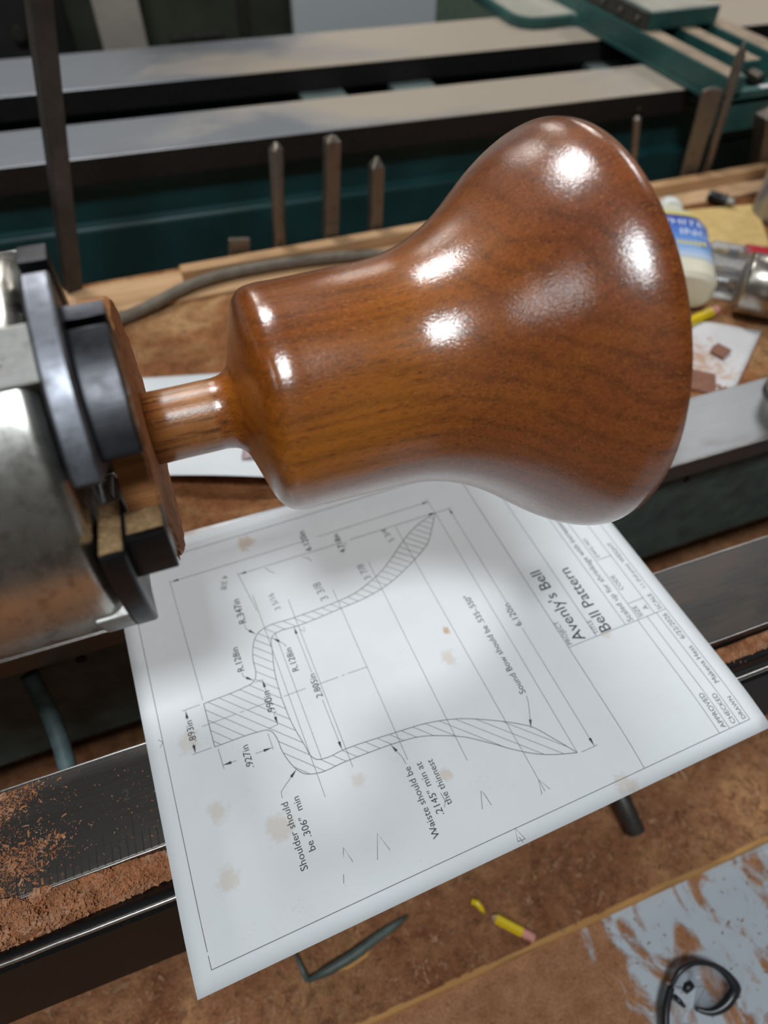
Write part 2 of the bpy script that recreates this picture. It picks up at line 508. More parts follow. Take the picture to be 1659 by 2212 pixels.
# casting ribs that tie the ways together, standing on feet on the bench
for x in (-19, 16):
    MB().prism([(1.5, -0.7), (-1.7, -0.9), (-3.3, -1.5), (-3.6, -8.0), (2.4, -8.0), (2.4, -0.7)], 'x', x, x + 3).build('bed_foot', M_bedgreen, lathe, 0.1)
M_glint = plain('bare_edge_highlight', (0.55, 0.55, 0.54), 0.28, 1.0, 0.2, 12)  # bare steel strips added along the edges to carry their bright specular line
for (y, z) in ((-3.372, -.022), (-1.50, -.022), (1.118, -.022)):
    MB().tube([(x, y + .006 * mn.noise(Vector((x * 3, y, 0))), z) for x in [X0 + k * .25 for k in range(209)]], .022, 6).build('edge_highlight', M_glint, lathe)
MB().tube([(x, -4.20 + .008 * mn.noise(Vector((x * 2, 5, 0))), -.045) for x in [X0 + k * .25 for k in range(209)]], .045, 8).build('edge_highlight', M_glint, lathe)
# holes in the web
MB().cyl((6.62, 1.46, -1.28), (6.62, 1.42, -1.28), 0.10, seg=14).build('bolt_hole', M_black, lathe)
MB().cyl((-9.35, 1.46, -1.25), (-9.35, 1.42, -1.25), 0.12, seg=14).build('bolt_hole', M_black, lathe)
MB().tube([(-10.35, 1.3, -1.0), (-10.28, 1.0, -1.35), (-10.18, 0.55, -1.72), (-10.12, 0.0, -2.05), (-10.1, -0.7, -2.5), (-10.1, -1.5, -3.2), (-10.1, -2.0, -4.5), (-10.1, -2.1, -8)],
          [0.19] * 8, 12).build('brake_lever', M_pipe, lathe, label='blue green bent rod between the ways')
foot = MB()
foot.box(1.1, 4.4, -4.05, -2.2, -8.0, -3.4)
foot.build('bed_pedestal', M_bedgreen, lathe, 0.12)
lv = MB(); lv.cyl((2.75, -3.9, -7.0), (2.85, -5.15, -7.55), 0.27, 0.25, 18)
lv.build('clamp_pin', M_bar, lathe, 0.03, label='dark round pin sticking out of the bed pedestal')
# graduations cut into the front way
gm = MB()
for k in range(-100, 80):
    x = -8.42 + k * 0.125
    if not (-12 < x < 9): continue
    ln = 0.80 if k % 8 == 0 else (0.5 if k % 4 == 0 else 0.33)
    gm.box(x - 0.012, x + 0.012, -3.345, -3.345 + ln, 0.0006, 0.0016)
gm.build('scale_graduation', M_etch, lathe, kind='stuff')

# ------------------------------------------------------------------ text helper
def text_polys(body, font_size=1.0):
    cu = bpy.data.curves.new('txt', 'FONT')
    cu.body = body
    cu.size = font_size
    cu.resolution_u = 3
    o = bpy.data.objects.new('txt', cu)
    C.objects.link(o)
    dg = bpy.context.evaluated_depsgraph_get()
    me = bpy.data.meshes.new_from_object(o.evaluated_get(dg))
    vs = [(v.co.x, v.co.y) for v in me.vertices]
    fs = [tuple(p.vertices) for p in me.polygons]
    bpy.data.objects.remove(o); bpy.data.curves.remove(cu); bpy.data.meshes.remove(me)
    x0 = min(p[0] for p in vs); x1 = max(p[0] for p in vs)
    return [((x - x0) / (x1 - x0), y / (x1 - x0)) for x, y in vs], fs


tv, tf = text_polys('2')
MB().add([(-8.53 + x * 0.12, -2.42 + y * 0.12, 0.0014) for x, y in tv], tf).build('scale_numeral', M_way, lathe, fix=False)

# ------------------------------------------------------------------ sawdust and chips on the near lathe
def flakes(n, place, smin, smax, rng):
    mb = MB()
    for _ in range(n):
        x, y, z = place(rng)
        L = rng.uniform(smin, smax); W = L * rng.uniform(0.12, 0.45); a = rng.uniform(0, math.pi); ti = rng.uniform(-0.5, 0.5); cz = rng.uniform(0.0, 0.25) * L
        ca, sa = math.cos(a), math.sin(a)
        def P(u, v, dz): return (x + u * ca - v * sa, y + u * sa + v * ca, z + dz)
        mb.add([P(-L / 2, -W / 2, 0.003), P(0, -W / 2, cz), P(L / 2, -W / 2, 0.003 + abs(ti) * L * .4), P(L / 2, W / 2, 0.003 + abs(ti) * L * .4), P(0, W / 2, cz), P(-L / 2, W / 2, 0.003)],
               [(0, 1, 4, 5), (1, 2, 3, 4)])
    return mb


def groove_h(x, y):
    """height of the chip pile in the groove: deep on the left, running out to the right"""
    f = max(0.0, min(1.0, (-7.2 - x) / 2.8))
    edge = -3.40 - 0.25 - 0.42 * f
    inside = max(0.0, min(1.0, (y - edge) / 0.16))
    return (-0.50 + (0.10 + 0.52 * f) * inside * (0.85 + 0.5 * mn.noise(Vector((x * 3, y * 3, 0)))) + 0.03 * mn.noise(Vector((x * 14, y * 14, 1)))) if x < -6.2 else -0.52


pile = MB()
pile.grid(lambda a, b: (-13 + 6.8 * a, -4.12 + 0.78 * b, groove_h(-13 + 6.8 * a, -4.12 + 0.78 * b)), 160, 18)
po = pile.build('sawdust_pile', M_chip, None, solid=0.03)
p2 = MB()
p2.grid(lambda a, b: (1.5 + 10 * a, -3.42 - .30 * b, -.47 + .12 * (1 - b) * (1 + .5 * mn.noise(Vector((a * 30, b * 2, 0))))), 80, 5)
tag(p2.build('sawdust_pile', M_chip, None, solid=.03), 'orange sawdust strip in the groove at the right of the drawing', 'sawdust', kind='stuff')
tag(po, 'red brown sawdust filling the groove along the front way at left', 'sawdust', kind='stuff')


def in_groove(r):
    x = -13 + 5.9 * r.random(); y = -4.05 + 0.68 * r.random()
    return x, y, groove_h(x, y) + 0.01


rng = random.Random(3)
fo = flakes(4200, in_groove, 0.02, 0.14, rng)
fg = flakes(900, lambda r: (1.5 + 8 * r.random(), -3.42 - .3 * r.random() ** 1.5, -.47), 0.02, 0.09, rng)
fo.add(fg.v, fg.f)


def on_way(r):
    while True:
        x = -12.6 + 7.2 * r.random(); y = -3.35 + 1.8 * r.random()
        d = max(0.02, min(1, (-9.0 - x) / 1.6))
        nn = mn.noise(Vector((x * 1.3, y * 1.6, 4))) + 0.15
        if r.random() < d * d * (0.25 + max(0, nn) * 1.6) * (1.3 if y < -2.3 else 0.8): return x, y, 0.003


f2 = flakes(7500, on_way, 0.008, 0.042, rng)
f2b = flakes(420, on_way, 0.03, 0.12, rng)
f2.add(f2b.v, f2b.f)
fo.add(f2.v, f2.f)
f3 = flakes(170, lambda r: (-9.6 + 2.2 * r.random(), -3.2 + 1.4 * r.random() ** 1.0, 0.002), 0.008, 0.04, rng)
fo.add(f3.v, f3.f)


def on_ledge(r):
    x = -12 + 3.9 * r.random(); t_ = r.random() ** 1.5
    return x, -4.31 - 0.1 * t_, -0.2 - 2.6 * t_


f4 = flakes(500, lambda r: (-12 + 20 * r.random(), -4.0 + 0.55 * r.random(), -0.46), 0.02, 0.08, rng)
fo.add(f4.v, f4.f)
tag(fo.build('wood_chips', M_chip, None, fix=False), 'loose orange wood chips strewn on the front way below the chuck', 'wood chips', kind='stuff')

# ------------------------------------------------------------------ chuck
chuck = thing('lathe_chuck', 'large bright steel scroll chuck with black curved jaws holding the bell', 'chuck', (-9, 0, H))
AX = Matrix.Translation((0, 0, H))
RB = 2.42
prof = [(-13.5, 1.2), (-12.5, 1.2), (-12.45, RB - .1), (-12.35, RB)]
prof += [(-12.0, RB), (-9.0, RB), (-8.0, RB), (-7.3, RB)]
for k in range(0, 9):
    a = math.pi / 2 * k / 8
    prof.append((-7.18 + 0.22 * math.sin(a), RB - 0.22 + 0.22 * math.cos(a)))
prof += [(-6.96, 1.0), (-7.0, 0.9), (-7.0, 0.05)]
MB().revolve(prof, 128, AX).build('chuck_body', M_chrome, chuck)


def sector(mb, r0, r1, a0, a1, x0, x1, seg=24):
    """annular sector, angles in degrees from +Y towards +Z about the spindle axis"""
    vs = []
    for k in range(seg + 1):
        a = math.radians(a0 + (a1 - a0) * k / seg)
        c, s_ = math.cos(a), math.sin(a)
        for x, r in ((x0, r0), (x1, r0), (x1, r1), (x0, r1)):
            vs.append((x, r * c, H + r * s_))
    fs = []
    for k in range(seg):
        for q in range(4):
            q2 = (q + 1) % 4
            fs.append((k * 4 + q, k * 4 + q2, (k + 1) * 4 + q2, (k + 1) * 4 + q))
    mb.add(vs, fs, True)
    n0 = len(mb.v) - len(vs)
    mb.f.append([n0 + q for q in range(4)]); mb.sm.append(False)
    mb.f.append([n0 + seg * 4 + q for q in range(4)][::-1]); mb.sm.append(False)


def autosmooth(o, deg=35):
    me = o.data
    bm = bmesh.new(); bm.from_mesh(me)
    for e in bm.edges:
        if len(e.link_faces) == 2 and e.calc_face_angle(0) > math.radians(deg): e.smooth = False
    bm.to_mesh(me); bm.free()
    return o


JAWS = [(87, 94, 103.5, 108), (97.5, 147.5, 110.5, 144), (166, 200, 167, 182), (266, 278, 0, 0), (290, 324, 0, 0), (335, 360, 0, 0)]
R1J, R2J = 2.66, 2.40
for i, (a0, a1, b0, b1) in enumerate(JAWS):
    mb = MB(); sector(mb, 1.5, R1J - (.10 if i == 2 else 0), a0, a1, -6.89 if i != 2 else -6.93, -6.60 if i != 2 else -6.66)
    j = mb.build('jaw', M_jaw_grey if i == 1 else M_jaw_black, chuck, 0.035)
    autosmooth(j)
    if i == 1: j['label'] = 'blue grey steel jaw facing the camera'
    if i == 2: j['label'] = 'black jaw under the wood with tan dust on its end'
    if i < 3:
        mb = MB(); sector(mb, 1.77, R2J - (.08 if i == 2 else 0), b0, b1, -6.61 if i != 2 else -6.67, -6.19 if i != 2 else -6.22)
        autosmooth(mb.build('jaw_step', M_jaw_black, j, 0.025))
    am = math.radians((45, 115.5, 203, 255, 307, 0)[i])
    mt = Matrix.Translation((0, 0, H)) @ Matrix.Rotation(am - math.pi / 2, 4, 'X')
    MB().box(-8.1 if i != 2 else -7.35, -6.90, -0.33, 0.33, 0.7, RB + 0.035, mt).build('jaw_slide', M_slide, chuck, 0.03)
# stamped strokes on the slide of the jaw that faces the camera
mt = Matrix.Translation((0, 0, H)) @ Matrix.Rotation(math.radians(115.5) - math.pi / 2, 4, 'X')
st_ = MB()
for (xa, ya, xb, yb) in ((-7.42, .02, -7.25, -.10), (-7.25, -.10, -7.20, .03), (-7.55, .16, -7.38, .13), (-7.38, .13, -7.37, .20)):
    a_, b_ = Vector((xa, ya, RB + .036)), Vector((xb, yb, RB + .036))
    st_.cyl(mt @ a_, mt @ b_, .009, .009, 6)
st_.build('stamped_mark', plain('bright_stamp', (.7, .7, .68), .3, .9), chuck)
# dust on the end of the lower jaw
a = math.radians(165.6)
def on_end(u, v):
    r = 1.55 + .98 * u; x = -6.92 + 0.24 * v
    d = 0.006 + 0.012 * mn.noise(Vector((r * 6, x * 8, 0)))
    return (x, r * math.cos(a) - d * math.sin(-a) * 0 , H + r * math.sin(a) + d)
MB().grid(on_end, 16, 6).build('dust_patch', M_dust, chuck, solid=0.01, kind='stuff')
a2 = math.radians(166.7)
MB().grid(lambda u, v: (-6.64 + .40 * v, (1.80 + .42 * u) * math.cos(a2), H + (1.80 + .42 * u) * math.sin(a2) + .006 + .012 * mn.noise(Vector((u * 6, v * 4, 3)))), 10, 8).build('dust_patch', M_dust, chuck, solid=0.01, kind='stuff')
# key hole in the chuck body
ak = math.radians(163)
MB().cyl((-8.1, RB * 0.97 * math.cos(ak), H + RB * 0.97 * math.sin(ak)), (-8.1, (RB + .012) * math.cos(ak), H + (RB + .012) * math.sin(ak)), 0.30, seg=28).build('pinion_plug', M_slide, chuck, 0.02)
hd = thing('headstock', 'green iron headstock casting at the left end of the lathe', 'headstock', (-18, 0, 0))
MB().prism([(-3.2, 0.02), (3.1, 0.02), (2.6, 6.5), (1.6, 8.6), (-1.6, 8.6), (-2.6, 6.5)], 'x', -22, -14.2).build('casting', M_bedgreen, hd, 0.3, 3)
MB().revolve([(-14.4, 1.1), (-13.53, 1.1)], 32, AX).build('spindle', M_slide, hd)

# ------------------------------------------------------------------ the wooden bell
bell = thing('wooden_bell', 'glossy red brown turned wooden bell held mouth right in the chuck', 'bell', (-2.5, 0, H))
PX = [(-5.45, .49), (-5.25, .495), (-5.14, .525), (-5.05, .60), (-4.985, .75), (-4.93, .925), (-4.88, 1.105), (-4.83, 1.265), (-4.77, 1.40), (-4.70, 1.49),
      (-4.6, 1.555), (-4.45, 1.583), (-4.2, 1.585), (-3.8, 1.593), (-3.4, 1.602), (-3.0, 1.612), (-2.6, 1.655), (-2.2, 1.775), (-1.85, 1.94), (-1.5, 2.17),
      (-1.2, 2.41), (-.9, 2.645), (-.6, 2.835), (-.35, 2.95), (-.15, 2.995), (-.02, 2.975), (0, 2.955)]


def catmull(pts, n):
    out = []
    for i in range(len(pts) - 1):
        p0, p1, p2, p3 = pts[max(i - 1, 0)], pts[i], pts[i + 1], pts[min(i + 2, len(pts) - 1)]
        def tan(a, b, c_):   # non-uniform
            da = math.hypot(b[0] - a[0], b[1] - a[1]) or 1e-6; db = math.hypot(c_[0] - b[0], c_[1] - b[1]) or 1e-6
            return [((b[k] - a[k]) / da * db + (c_[k] - b[k]) / db * da) / (da + db) for k in (0, 1)]
        L = math.hypot(p2[0] - p1[0], p2[1] - p1[1])
        t1 = tan(p0, p1, p2) if i > 0 else [(p2[k] - p1[k]) / L for k in (0, 1)]
        t2 = tan(p1, p2, p3) if i + 2 < len(pts) else [(p2[k] - p1[k]) / L for k in (0, 1)]
        for j in range(n):
            s_ = j / n
            h00 = 2 * s_**3 - 3 * s_**2 + 1; h10 = s_**3 - 2 * s_**2 + s_; h01 = -2 * s_**3 + 3 * s_**2; h11 = s_**3 - s_**2
            out.append(tuple(h00 * p1[k] + h10 * L * t1[k] + h01 * p2[k] + h11 * L * t2[k] for k in (0, 1)))
    out.append(pts[-1])
    return out


outer = catmull(PX[:-1], 5) + [PX[-1]]
inner = [(0, 2.9), (-.1, 2.75), (-.5, 2.35), (-1.0, 1.95), (-1.7, 1.66), (-2.4, 1.5), (-3.9, 1.39), (-4.4, 1.38), (-4.5, 1.3), (-4.62, .8), (-4.68, 0.02)]
bm_ = MB().revolve(outer, 160, AX, False, False)
bm_.revolve([(0, 2.955)] + catmull(inner, 3), 160, AX, False, True)
ob = bm_.build('bell_body', M_bell, bell, fix=False)
MB().revolve([(-6.24, .492), (-5.9, .488), (-5.7, .488), (-5.45, .49)], 96, AX, True, False).build('stem', M_bell, bell, fix=False)
# rough block left on the end of the stem, between the jaws: turned round with two sawn flats
def block_r(a):
    a = math.degrees(a) % 360
    r = 1.75
    if 96 < a < 178:                     # flat side towards the camera between two jaws
        r = 1.76
    return r
nseg = 180
bl = MB()
vs = []
for i, (x, dr) in enumerate(((-6.595, 0), (-6.55, 0), (-6.4, 0.0), (-6.27, 0.0), (-6.22, -0.05), (-6.22, -1.3))):
    for k in range(nseg):
        a = 2 * math.pi * k / nseg
        r = block_r(a) + dr
        if dr > -1: r += 0.018 * mn.noise(Vector((math.cos(a) * 6, math.sin(a) * 6, x * 4)))
        xx = x + (0.02 * mn.noise(Vector((math.cos(a) * 9, math.sin(a) * 9, 2))) if i in (3, 4) else 0)
        vs.append((xx, r * math.cos(a), H + r * math.sin(a)))
fs = [(i * nseg + k, i * nseg + (k + 1) % nseg, (i + 1) * nseg + (k + 1) % nseg, (i + 1) * nseg + k) for i in range(5) for k in range(nseg)]
fs.append(tuple(range(nseg)))
bl.add(vs, fs, True)
autosmooth(bl.build('waste_block', M_block, bell, label='rough sawn block of bare wood between the jaws'), 30)
# splinters torn out at the lower edge
sp = MB()
for k in range(26):
    a = math.radians(175 + 35 * random.random())
    r = 1.72 + 0.04 * random.random(); L = random.uniform(0.03, 0.14)
    p = Vector((-6.24 + random.uniform(-.06, .02), r * math.cos(a), H + r * math.sin(a)))
    q = p + Vector((random.uniform(-.02, .05), -L * 0.6, -L * random.uniform(0.2, 1)))
    sp.cyl(p, q, random.uniform(.008, .022), 0.003, 5)
sp.build('splinters', M_block, bell, kind='stuff')

# ------------------------------------------------------------------ the drawing
PO = Vector((-0.747, -1.338)); PA = 0.0401609
pca, psa = math.cos(PA), math.sin(PA)
V0, V1, U0, U1 = -7.27, 3.73, -4.03, 4.52


def pz(v, u):
    z = 0.014
    if u < -2.85:
        z -= 0.11 * (u + 2.85) ** 2 * (0.6 + 0.4 * (3.73 - v) / 11)
    z += 0.05 * max(0, (u - 3.4)) ** 2
    z += 0.012 * (1 + math.sin(v * 0.9 + u * 0.4))
    return z


def pp(v, u, dz=0.0):
    return Vector((PO.x + v * pca - u * psa, PO.y + v * psa + u * pca, pz(v, u) + dz))


stains = [(v * pca - u * psa - 0, v * psa + u * pca, r, a) for v, u, r, a in
          [(-4.39, 3.88, .22, .55), (-1.13, .14, .10, .8), (.52, -3.9, .26, .35), (-1.36, -.44, .2, .35), (-6.44, -2.68, .25, .3), (-5.42, -2.24, .3, .3), (-6.35, -1.58, .22, .3),
           (-2.41, -2.5, .16, .35), (-6.55, -0.2, .25, .25), (1.9, -1.2, .12, .25), (-3.9, -2.0, .15, .25)]]
M_paper = paper_material('drawing_paper', (0.84, 0.875, 0.895), stains)
draw = thing('shop_drawing', 'large white printed bell drawing lying across the lathe ways', 'drawing', (PO.x, PO.y, 0.02))
MB().grid(lambda a, b: pp(V0 + (V1 - V0) * a, U0 + (U1 - U0) * b), 44, 34).build('sheet', M_paper, draw, solid=0.006, fix=False)

thick, thin, lead = MB(), MB(), MB()


def stroke(mb, pts, wd=0.012, dz=0.004, step=0.4):
    P = []
    for i in range(len(pts) - 1):
        a, b = Vector(pts[i]), Vector(pts[i + 1])
        n = max(1, int((b - a).length / step))
        P += [a.lerp(b, k / n) for k in range(n)]
    P.append(Vector(pts[-1]))
    vs = []
    for i, p in enumerate(P):
        d = (P[min(i + 1, len(P) - 1)] - P[max(i - 1, 0)]).normalized()
        nrm = Vector((-d.y, d.x)) * wd / 2
        for q in (p + nrm, p - nrm): vs.append(pp(q.x, q.y, dz))
    mb.add(vs, [(2 * i, 2 * i + 1, 2 * i + 3, 2 * i + 2) for i in range(len(P) - 1)])


def arrow(mb, tip, frm, L=0.16, W=0.055):
    t_, f_ = Vector(tip), Vector(frm)
    d = (f_ - t_).normalized(); n = Vector((-d.y, d.x))
    mb.add([pp(*t_, .004), pp(*(t_ + d * L + n * W / 2), .004), pp(*(t_ + d * L - n * W / 2), .004)], [(0, 1, 2)])


def text(name, mat, body, v, u0, u1, v1=None, dz=0.005):
    """baseline starts at (v,u0) and runs to u1; the tops of the letters point to -v"""
    vs, fs = text_polys(body)
    v1 = v if v1 is None else v1
    d = Vector((v1 - v, u1 - u0)); L = d.length; d.normalize()
    up = Vector((-d.y, d.x))
    MB().add([pp(v + d.x * x * L + up.x * y * L, u0 + d.y * x * L + up.y * y * L, dz) for x, y in vs], fs).build(name, mat, draw, fix=False)


# section of the bell: outer and inner outlines (v along the axis, u = radius)
OUT = [(-6.12, .4465), (-5.25, .485), (-5.16, .50), (-5.08, .56), (-5.035, .66), (-5.0, 1.0), (-4.93, 1.25), (-4.86, 1.40), (-4.75, 1.53), (-4.58, 1.60), (-4.0, 1.605), (-3.5, 1.615), (-2.98, 1.64),
       (-2.54, 1.70), (-2.2, 1.82), (-1.8, 2.01), (-1.41, 2.29), (-1.0, 2.61), (-.7, 2.80), (-.49, 2.90), (-.2, 3.0), (0, 3.06)]
INN = [(-4.71, 0.0), (-4.68, .55), (-4.58, 1.08), (-4.54, 1.28), (-4.47, 1.37), (-4.38, 1.40), (-3.95, 1.39), (-2.93, 1.455), (-2.36, 1.505), (-1.73, 1.66), (-1.19, 1.91), (-.8, 2.13), (-.52, 2.33), (-.28, 2.65), (0, 3.06)]
OUTc, INNc = catmull(OUT, 4), catmull(INN, 4)
for s_ in (1, -1):
    stroke(thin, [(v, s_ * u) for v, u in OUTc], .013)
    stroke(thin, [(v, s_ * u) for v, u in INNc], .013)
stroke(thin, [(-6.12, -.4465), (-6.12, .4465)], .013)


def interp(poly, v):
    for (a, ra), (b, rb) in zip(poly, poly[1:]):
        if a <= v <= b: return ra + (rb - ra) * (v - a) / max(1e-6, b - a)
    return None


def inside(v, u):
    r = abs(u)
    if v < -6.12 or v > 0: return False
    ro = interp(OUTc, v)
    if ro is None or r > ro: return False
    if v < -4.71: return True
    # inner cavity: outside radius of the inner outline
    cand = [rr for (a, ra), (b, rb) in zip(INNc, INNc[1:]) for rr in [ra + (rb - ra) * (v - a) / (b - a) if abs(b - a) > 1e-6 else ra] if min(a, b) <= v <= max(a, b)]
    return r >= max(cand) if cand else True


hd_ = Vector((0.7071, -0.7071))           # hatch direction in (v,u)
hn = Vector((-hd_.y, hd_.x))
for k in range(-60, 61):
    o_ = hn * (k * 0.152)
    run = None
    tt = -9.0
    while tt < 7.0:
        q = o_ + hd_ * tt
        ins = inside(q.x, q.y)
        if ins and run is None: run = q.copy()
        if not ins and run is not None:
            if (q - run).length > 0.03: stroke(thin, [tuple(run), tuple(q)], .009)
            run = None
        tt += 0.015


def dim(a, b, ga=None, gb=None, w_=.009, ar=(True, True)):
    """dimension line a-b with a gap ga..gb (fractions) for the figure"""
    A, B = Vector(a), Vector(b)
    if ga is None: stroke(thin, [a, b], w_)
    else:
        stroke(thin, [a, tuple(A.lerp(B, ga))], w_); stroke(thin, [tuple(A.lerp(B, gb)), b], w_)
    if ar[0]: arrow(thick, a, b)
    if ar[1]: arrow(thick, b, a)


dim((-6.15, 3.45), (0, 3.43), .49, .545)
dim((-4.74, 3.10), (0, 3.06), .485, .545)
dim((.36, 3.05), (.36, -3.08), .46, .565)
dim((-4.02, 1.385), (-3.98, -1.38), .40, .62)
dim((-4.95, .495), (-4.93, -.48), .28, .74)
for v_, u_, s_ in ((-6.47, .44, 1), (-6.47, -.43, -1)):
    stroke(thin, [(v_, u_), (v_, u_ - s_ * .2)], .009); arrow(thick, (v_, u_), (v_, u_ - s_))
dim((-6.07, -.83), (-5.15, -.86), .27, .66)
for l in ([(-6.17, 3.5), (-6.12, .52)], [(-4.76, 3.15), (-4.62, 2.05)], [(-.02, 3.52), (0, 3.1)], [(-.02, 3.05), (.42, 3.05)], [(.08, -3.08), (.42, -3.08)], [(-6.53, .46), (-6.19, .455)],
          [(-6.53, -.43), (-6.17, -.44)], [(-6.07, -.5), (-6.06, -.9)], [(-5.15, -.57), (-5.14, -.9)], [(-4.60, 2.47), (-4.54, -2.05)], [(-3.93, 2.08), (-3.91, -1.75)], [(-2.96, 1.97), (-2.94, -2.0)],
          [(-1.98, 2.35), (-1.94, -2.42)], [(-1.03, 3.03), (-.91, -3.22)], [(0, 3.06), (0, -3.06)], [(-4.42, 1.38), (-4.38, -1.38)], [(-4.95, .5), (-5.1, .5)], [(-4.93, -.48), (-5.12, -.49)],
          [(-6.25, .02), (-5.6, .015)], [(-5.52, .015), (-5.45, .015)], [(-5.38, .012), (-4.9, .01)], [(-4.66, .01), (-4.22, .01)], [(-4.05, 0), (-3.55, -.005)], [(-3.48, -.005), (-3.42, -.005)], [(-3.35, -.005), (-2.94, -.01)]):
    stroke(thin, l, .009)
for pts in ([(-5.11, .55), (-5.27, .70), (-5.28, .79)], [(-4.80, 1.53), (-4.95, 1.72), (-4.95, 1.84)], [(-4.50, 1.31), (-4.33, 1.10), (-4.30, 1.02)],
            [(-4.86, -1.40), (-5.23, -1.67), (-5.24, -1.78)], [(-3.12, -1.63), (-3.01, -1.93), (-3.0, -2.06)], [(-.55, -2.33), (-.34, -1.87), (-.31, -1.74)]):
    stroke(thin, pts, .010); arrow(thick, pts[0], pts[1])
# frame and title block
for l in ([(-6.98, -3.75), (-6.98, 4.12)], [(-6.98, 4.12), (3.46, 4.12)], [(3.46, 4.12), (3.42, -3.76)], [(3.42, -3.76), (-6.98, -3.75)], [(1.03, 4.12), (1.0, -3.75)],
          [(1.0, -1.17), (3.42, -1.17)], [(1.68, -1.17), (1.72, 4.1)], [(2.40, -1.17), (2.42, 4.1)], [(2.74, -1.17), (2.78, 4.1)], [(3.14, -1.17), (3.18, 4.1)],
          [(2.70, -1.17), (2.70, -3.75)], [(2.94, -1.17), (2.94, -3.75)], [(3.18, -1.17), (3.18, -3.75)], [(2.76, -.76), (3.16, -.76)], [(2.78, .45), (3.17, .45)]):
    stroke(thin, l, .011)
for a_, b_ in (((-6.98, 0.0), 1),):
    stroke(thin, [(-7.05, -.08), (-6.98, 0), (-7.05, .08)], .01)
stroke(thin, [(-1.74, -3.95), (-1.69, -3.75), (-1.60, -3.96)], .010); stroke(thin, [(-1.74, -3.95), (-1.60, -3.96)], .01); stroke(thin, [(-1.69, -3.9), (-1.66, -4.0)], .01)
lead = MB(); stroke(lead, [(-.98, -3.45), (-.91, -3.2), (-.80, -3.42)], .013); stroke(lead, [(-.91, -3.2), (-.90, -3.42)], .012); lead.build('pencil_mark', M_lead, draw, fix=False)

for body, v, u0, u1 in (('Shoulder should', -5.175, -3.01, -1.87), ('be .306"  min', -4.965, -2.78, -1.85), ('Waiste should be', -2.95, -3.39, -2.12), ('.2145" min at', -2.73, -3.09, -2.12),
                        ('the thinnest', -2.52, -2.99, -2.15), ('R.128in', -5.22, .83, 1.38), ('R.347in', -4.90, 1.87, 2.49), ('R.128in', -4.22, .43, .97), ('.990in', -4.89, -.24, .24), ('2.805in', -3.96, -.27, .25),
                        ('.893in', -6.40, -.21, .22), ('.927in', -5.55, -1.07, -.63), ('6.120in', -3.04, 3.14, 3.72), ('4.718in', -2.34, 2.80, 3.35), ('6.120in', .40, -.35, .22)):
    text('printed_note', M_ink, body, v, u0, u1)
text('printed_note', M_ink, 'Sound Bow should be .535-.550"', -.28, -1.68, .73, -.30)
for body, v, u0, u1 in (("Avenly's Bell", 1.45, -1.13, .71), ('Bell Pattern', 2.07, -1.14, .53)): text('printed_title', M_ink, body, v, u0, u1)
for body, v, u0, u1 in (('PROJECT', 1.13, -1.12, -.55), ('TITLE', 1.78, -1.12, -.79), ('Scaled up for shrinkage with increased', 2.62, -1.14, 1.78), ('SIZE', 2.88, -1.13, -.86), ('CODE', 2.90, -.42, -.02), ('DWG NO', 2.90, .51, 1.07),
                        ('A', 3.10, -1.03, -.92), ('SCALE', 3.37, -1.13, -.72), ('1:1 (Full print)', 3.37, -.55, .12), ('WEIGHT', 3.37, .19, .77), ('6/22/2026', 3.37, -1.89, -1.25), ('Makena Hess', 3.37, -2.93, -2.08),
                        ('APPROVED', 2.90, -3.71, -2.99), ('CHECKED', 3.13, -3.71, -3.09), ('DRAWN', 3.37, -3.71, -3.25)):
    text('title_block_entry', M_inkthin, body, v, u0, u1)
# pencilled notes
for body, v, u0, u1, v1 in (('3 5/16', -4.14, 1.92, 2.36, -4.18), ('3 3/8', -3.12, 1.78, 2.26, -3.16), ('3 7/8', -2.08, 1.93, 2.36, -2.12), ('5 3/4', -1.2, 2.68, 3.08, -1.26), ('4 3/8', -5.08, 3.20, 2.85, -5.2)):
    text('pencilled_figure', M_lead, body, v, u0, u1, v1)
for pts in ([(-4.71, -3.43), (-4.53, -2.93), (-4.46, -3.19)], [(-4.07, -3.32), (-3.92, -2.94), (-3.82, -3.26)], [(-2.08, -3.27), (-1.96, -2.99), (-1.93, -3.06), (-1.9, -3.27)], [(-2.68, -3.0), (-2.62, -2.9), (-2.64, -2.75)],
            [(-3.0, -3.1), (-2.98, -3.3)], [(-2.37, 3.02), (-2.24, 3.06), (-2.33, 2.94)], [(-3.3, 3.02), (-3.2, 2.96), (-3.15, 2.85)], [(-4.15, 3.05), (-4.1, 2.95), (-4.0, 2.84)], [(-3.93, 1.3), (-3.84, 1.2), (-3.83, 1.32)]):
    lead = MB(); stroke(lead, pts, .013); lead.build('pencil_mark', M_lead, draw, fix=False)
thin.build('printed_lines', M_inkthin, draw, fix=False, label='thin grey printed outline, hatching and dimension lines')
thick.build('dimension_arrows', M_ink, draw, fix=False, kind='stuff')

# ------------------------------------------------------------------ shelf behind the bed with sawdust
shelf = thing('shelf_board', 'wide wooden shelf board behind the lathe bed, strewn with sawdust', 'shelf', (4, 9.7, -1.8))
MB().box(-30, 34, 3.2, 16.25, -1.8, -1.02).build('board', M_tray, shelf, 0.03)
for x in (-28, 31): MB().box(x, x + 1.5, 3.8, 15.8, -38, -1.8).build('support', M_pine, shelf)


def dust_h(x, y):
    h_ = 0.05 * (mn.noise(Vector((x * .5, y * .5, 0))) + .35) + 0.05 * mn.noise(Vector((x * 1.7, y * 1.7, 3))) + 0.03 * mn.noise(Vector((x * 5, y * 5, 5)))
    h_ += 0.28 * math.exp(-((y - 3.7) / .55) ** 2) * (1.0 if x < 2 else .5)
    return -1.01 + max(0.0, h_)


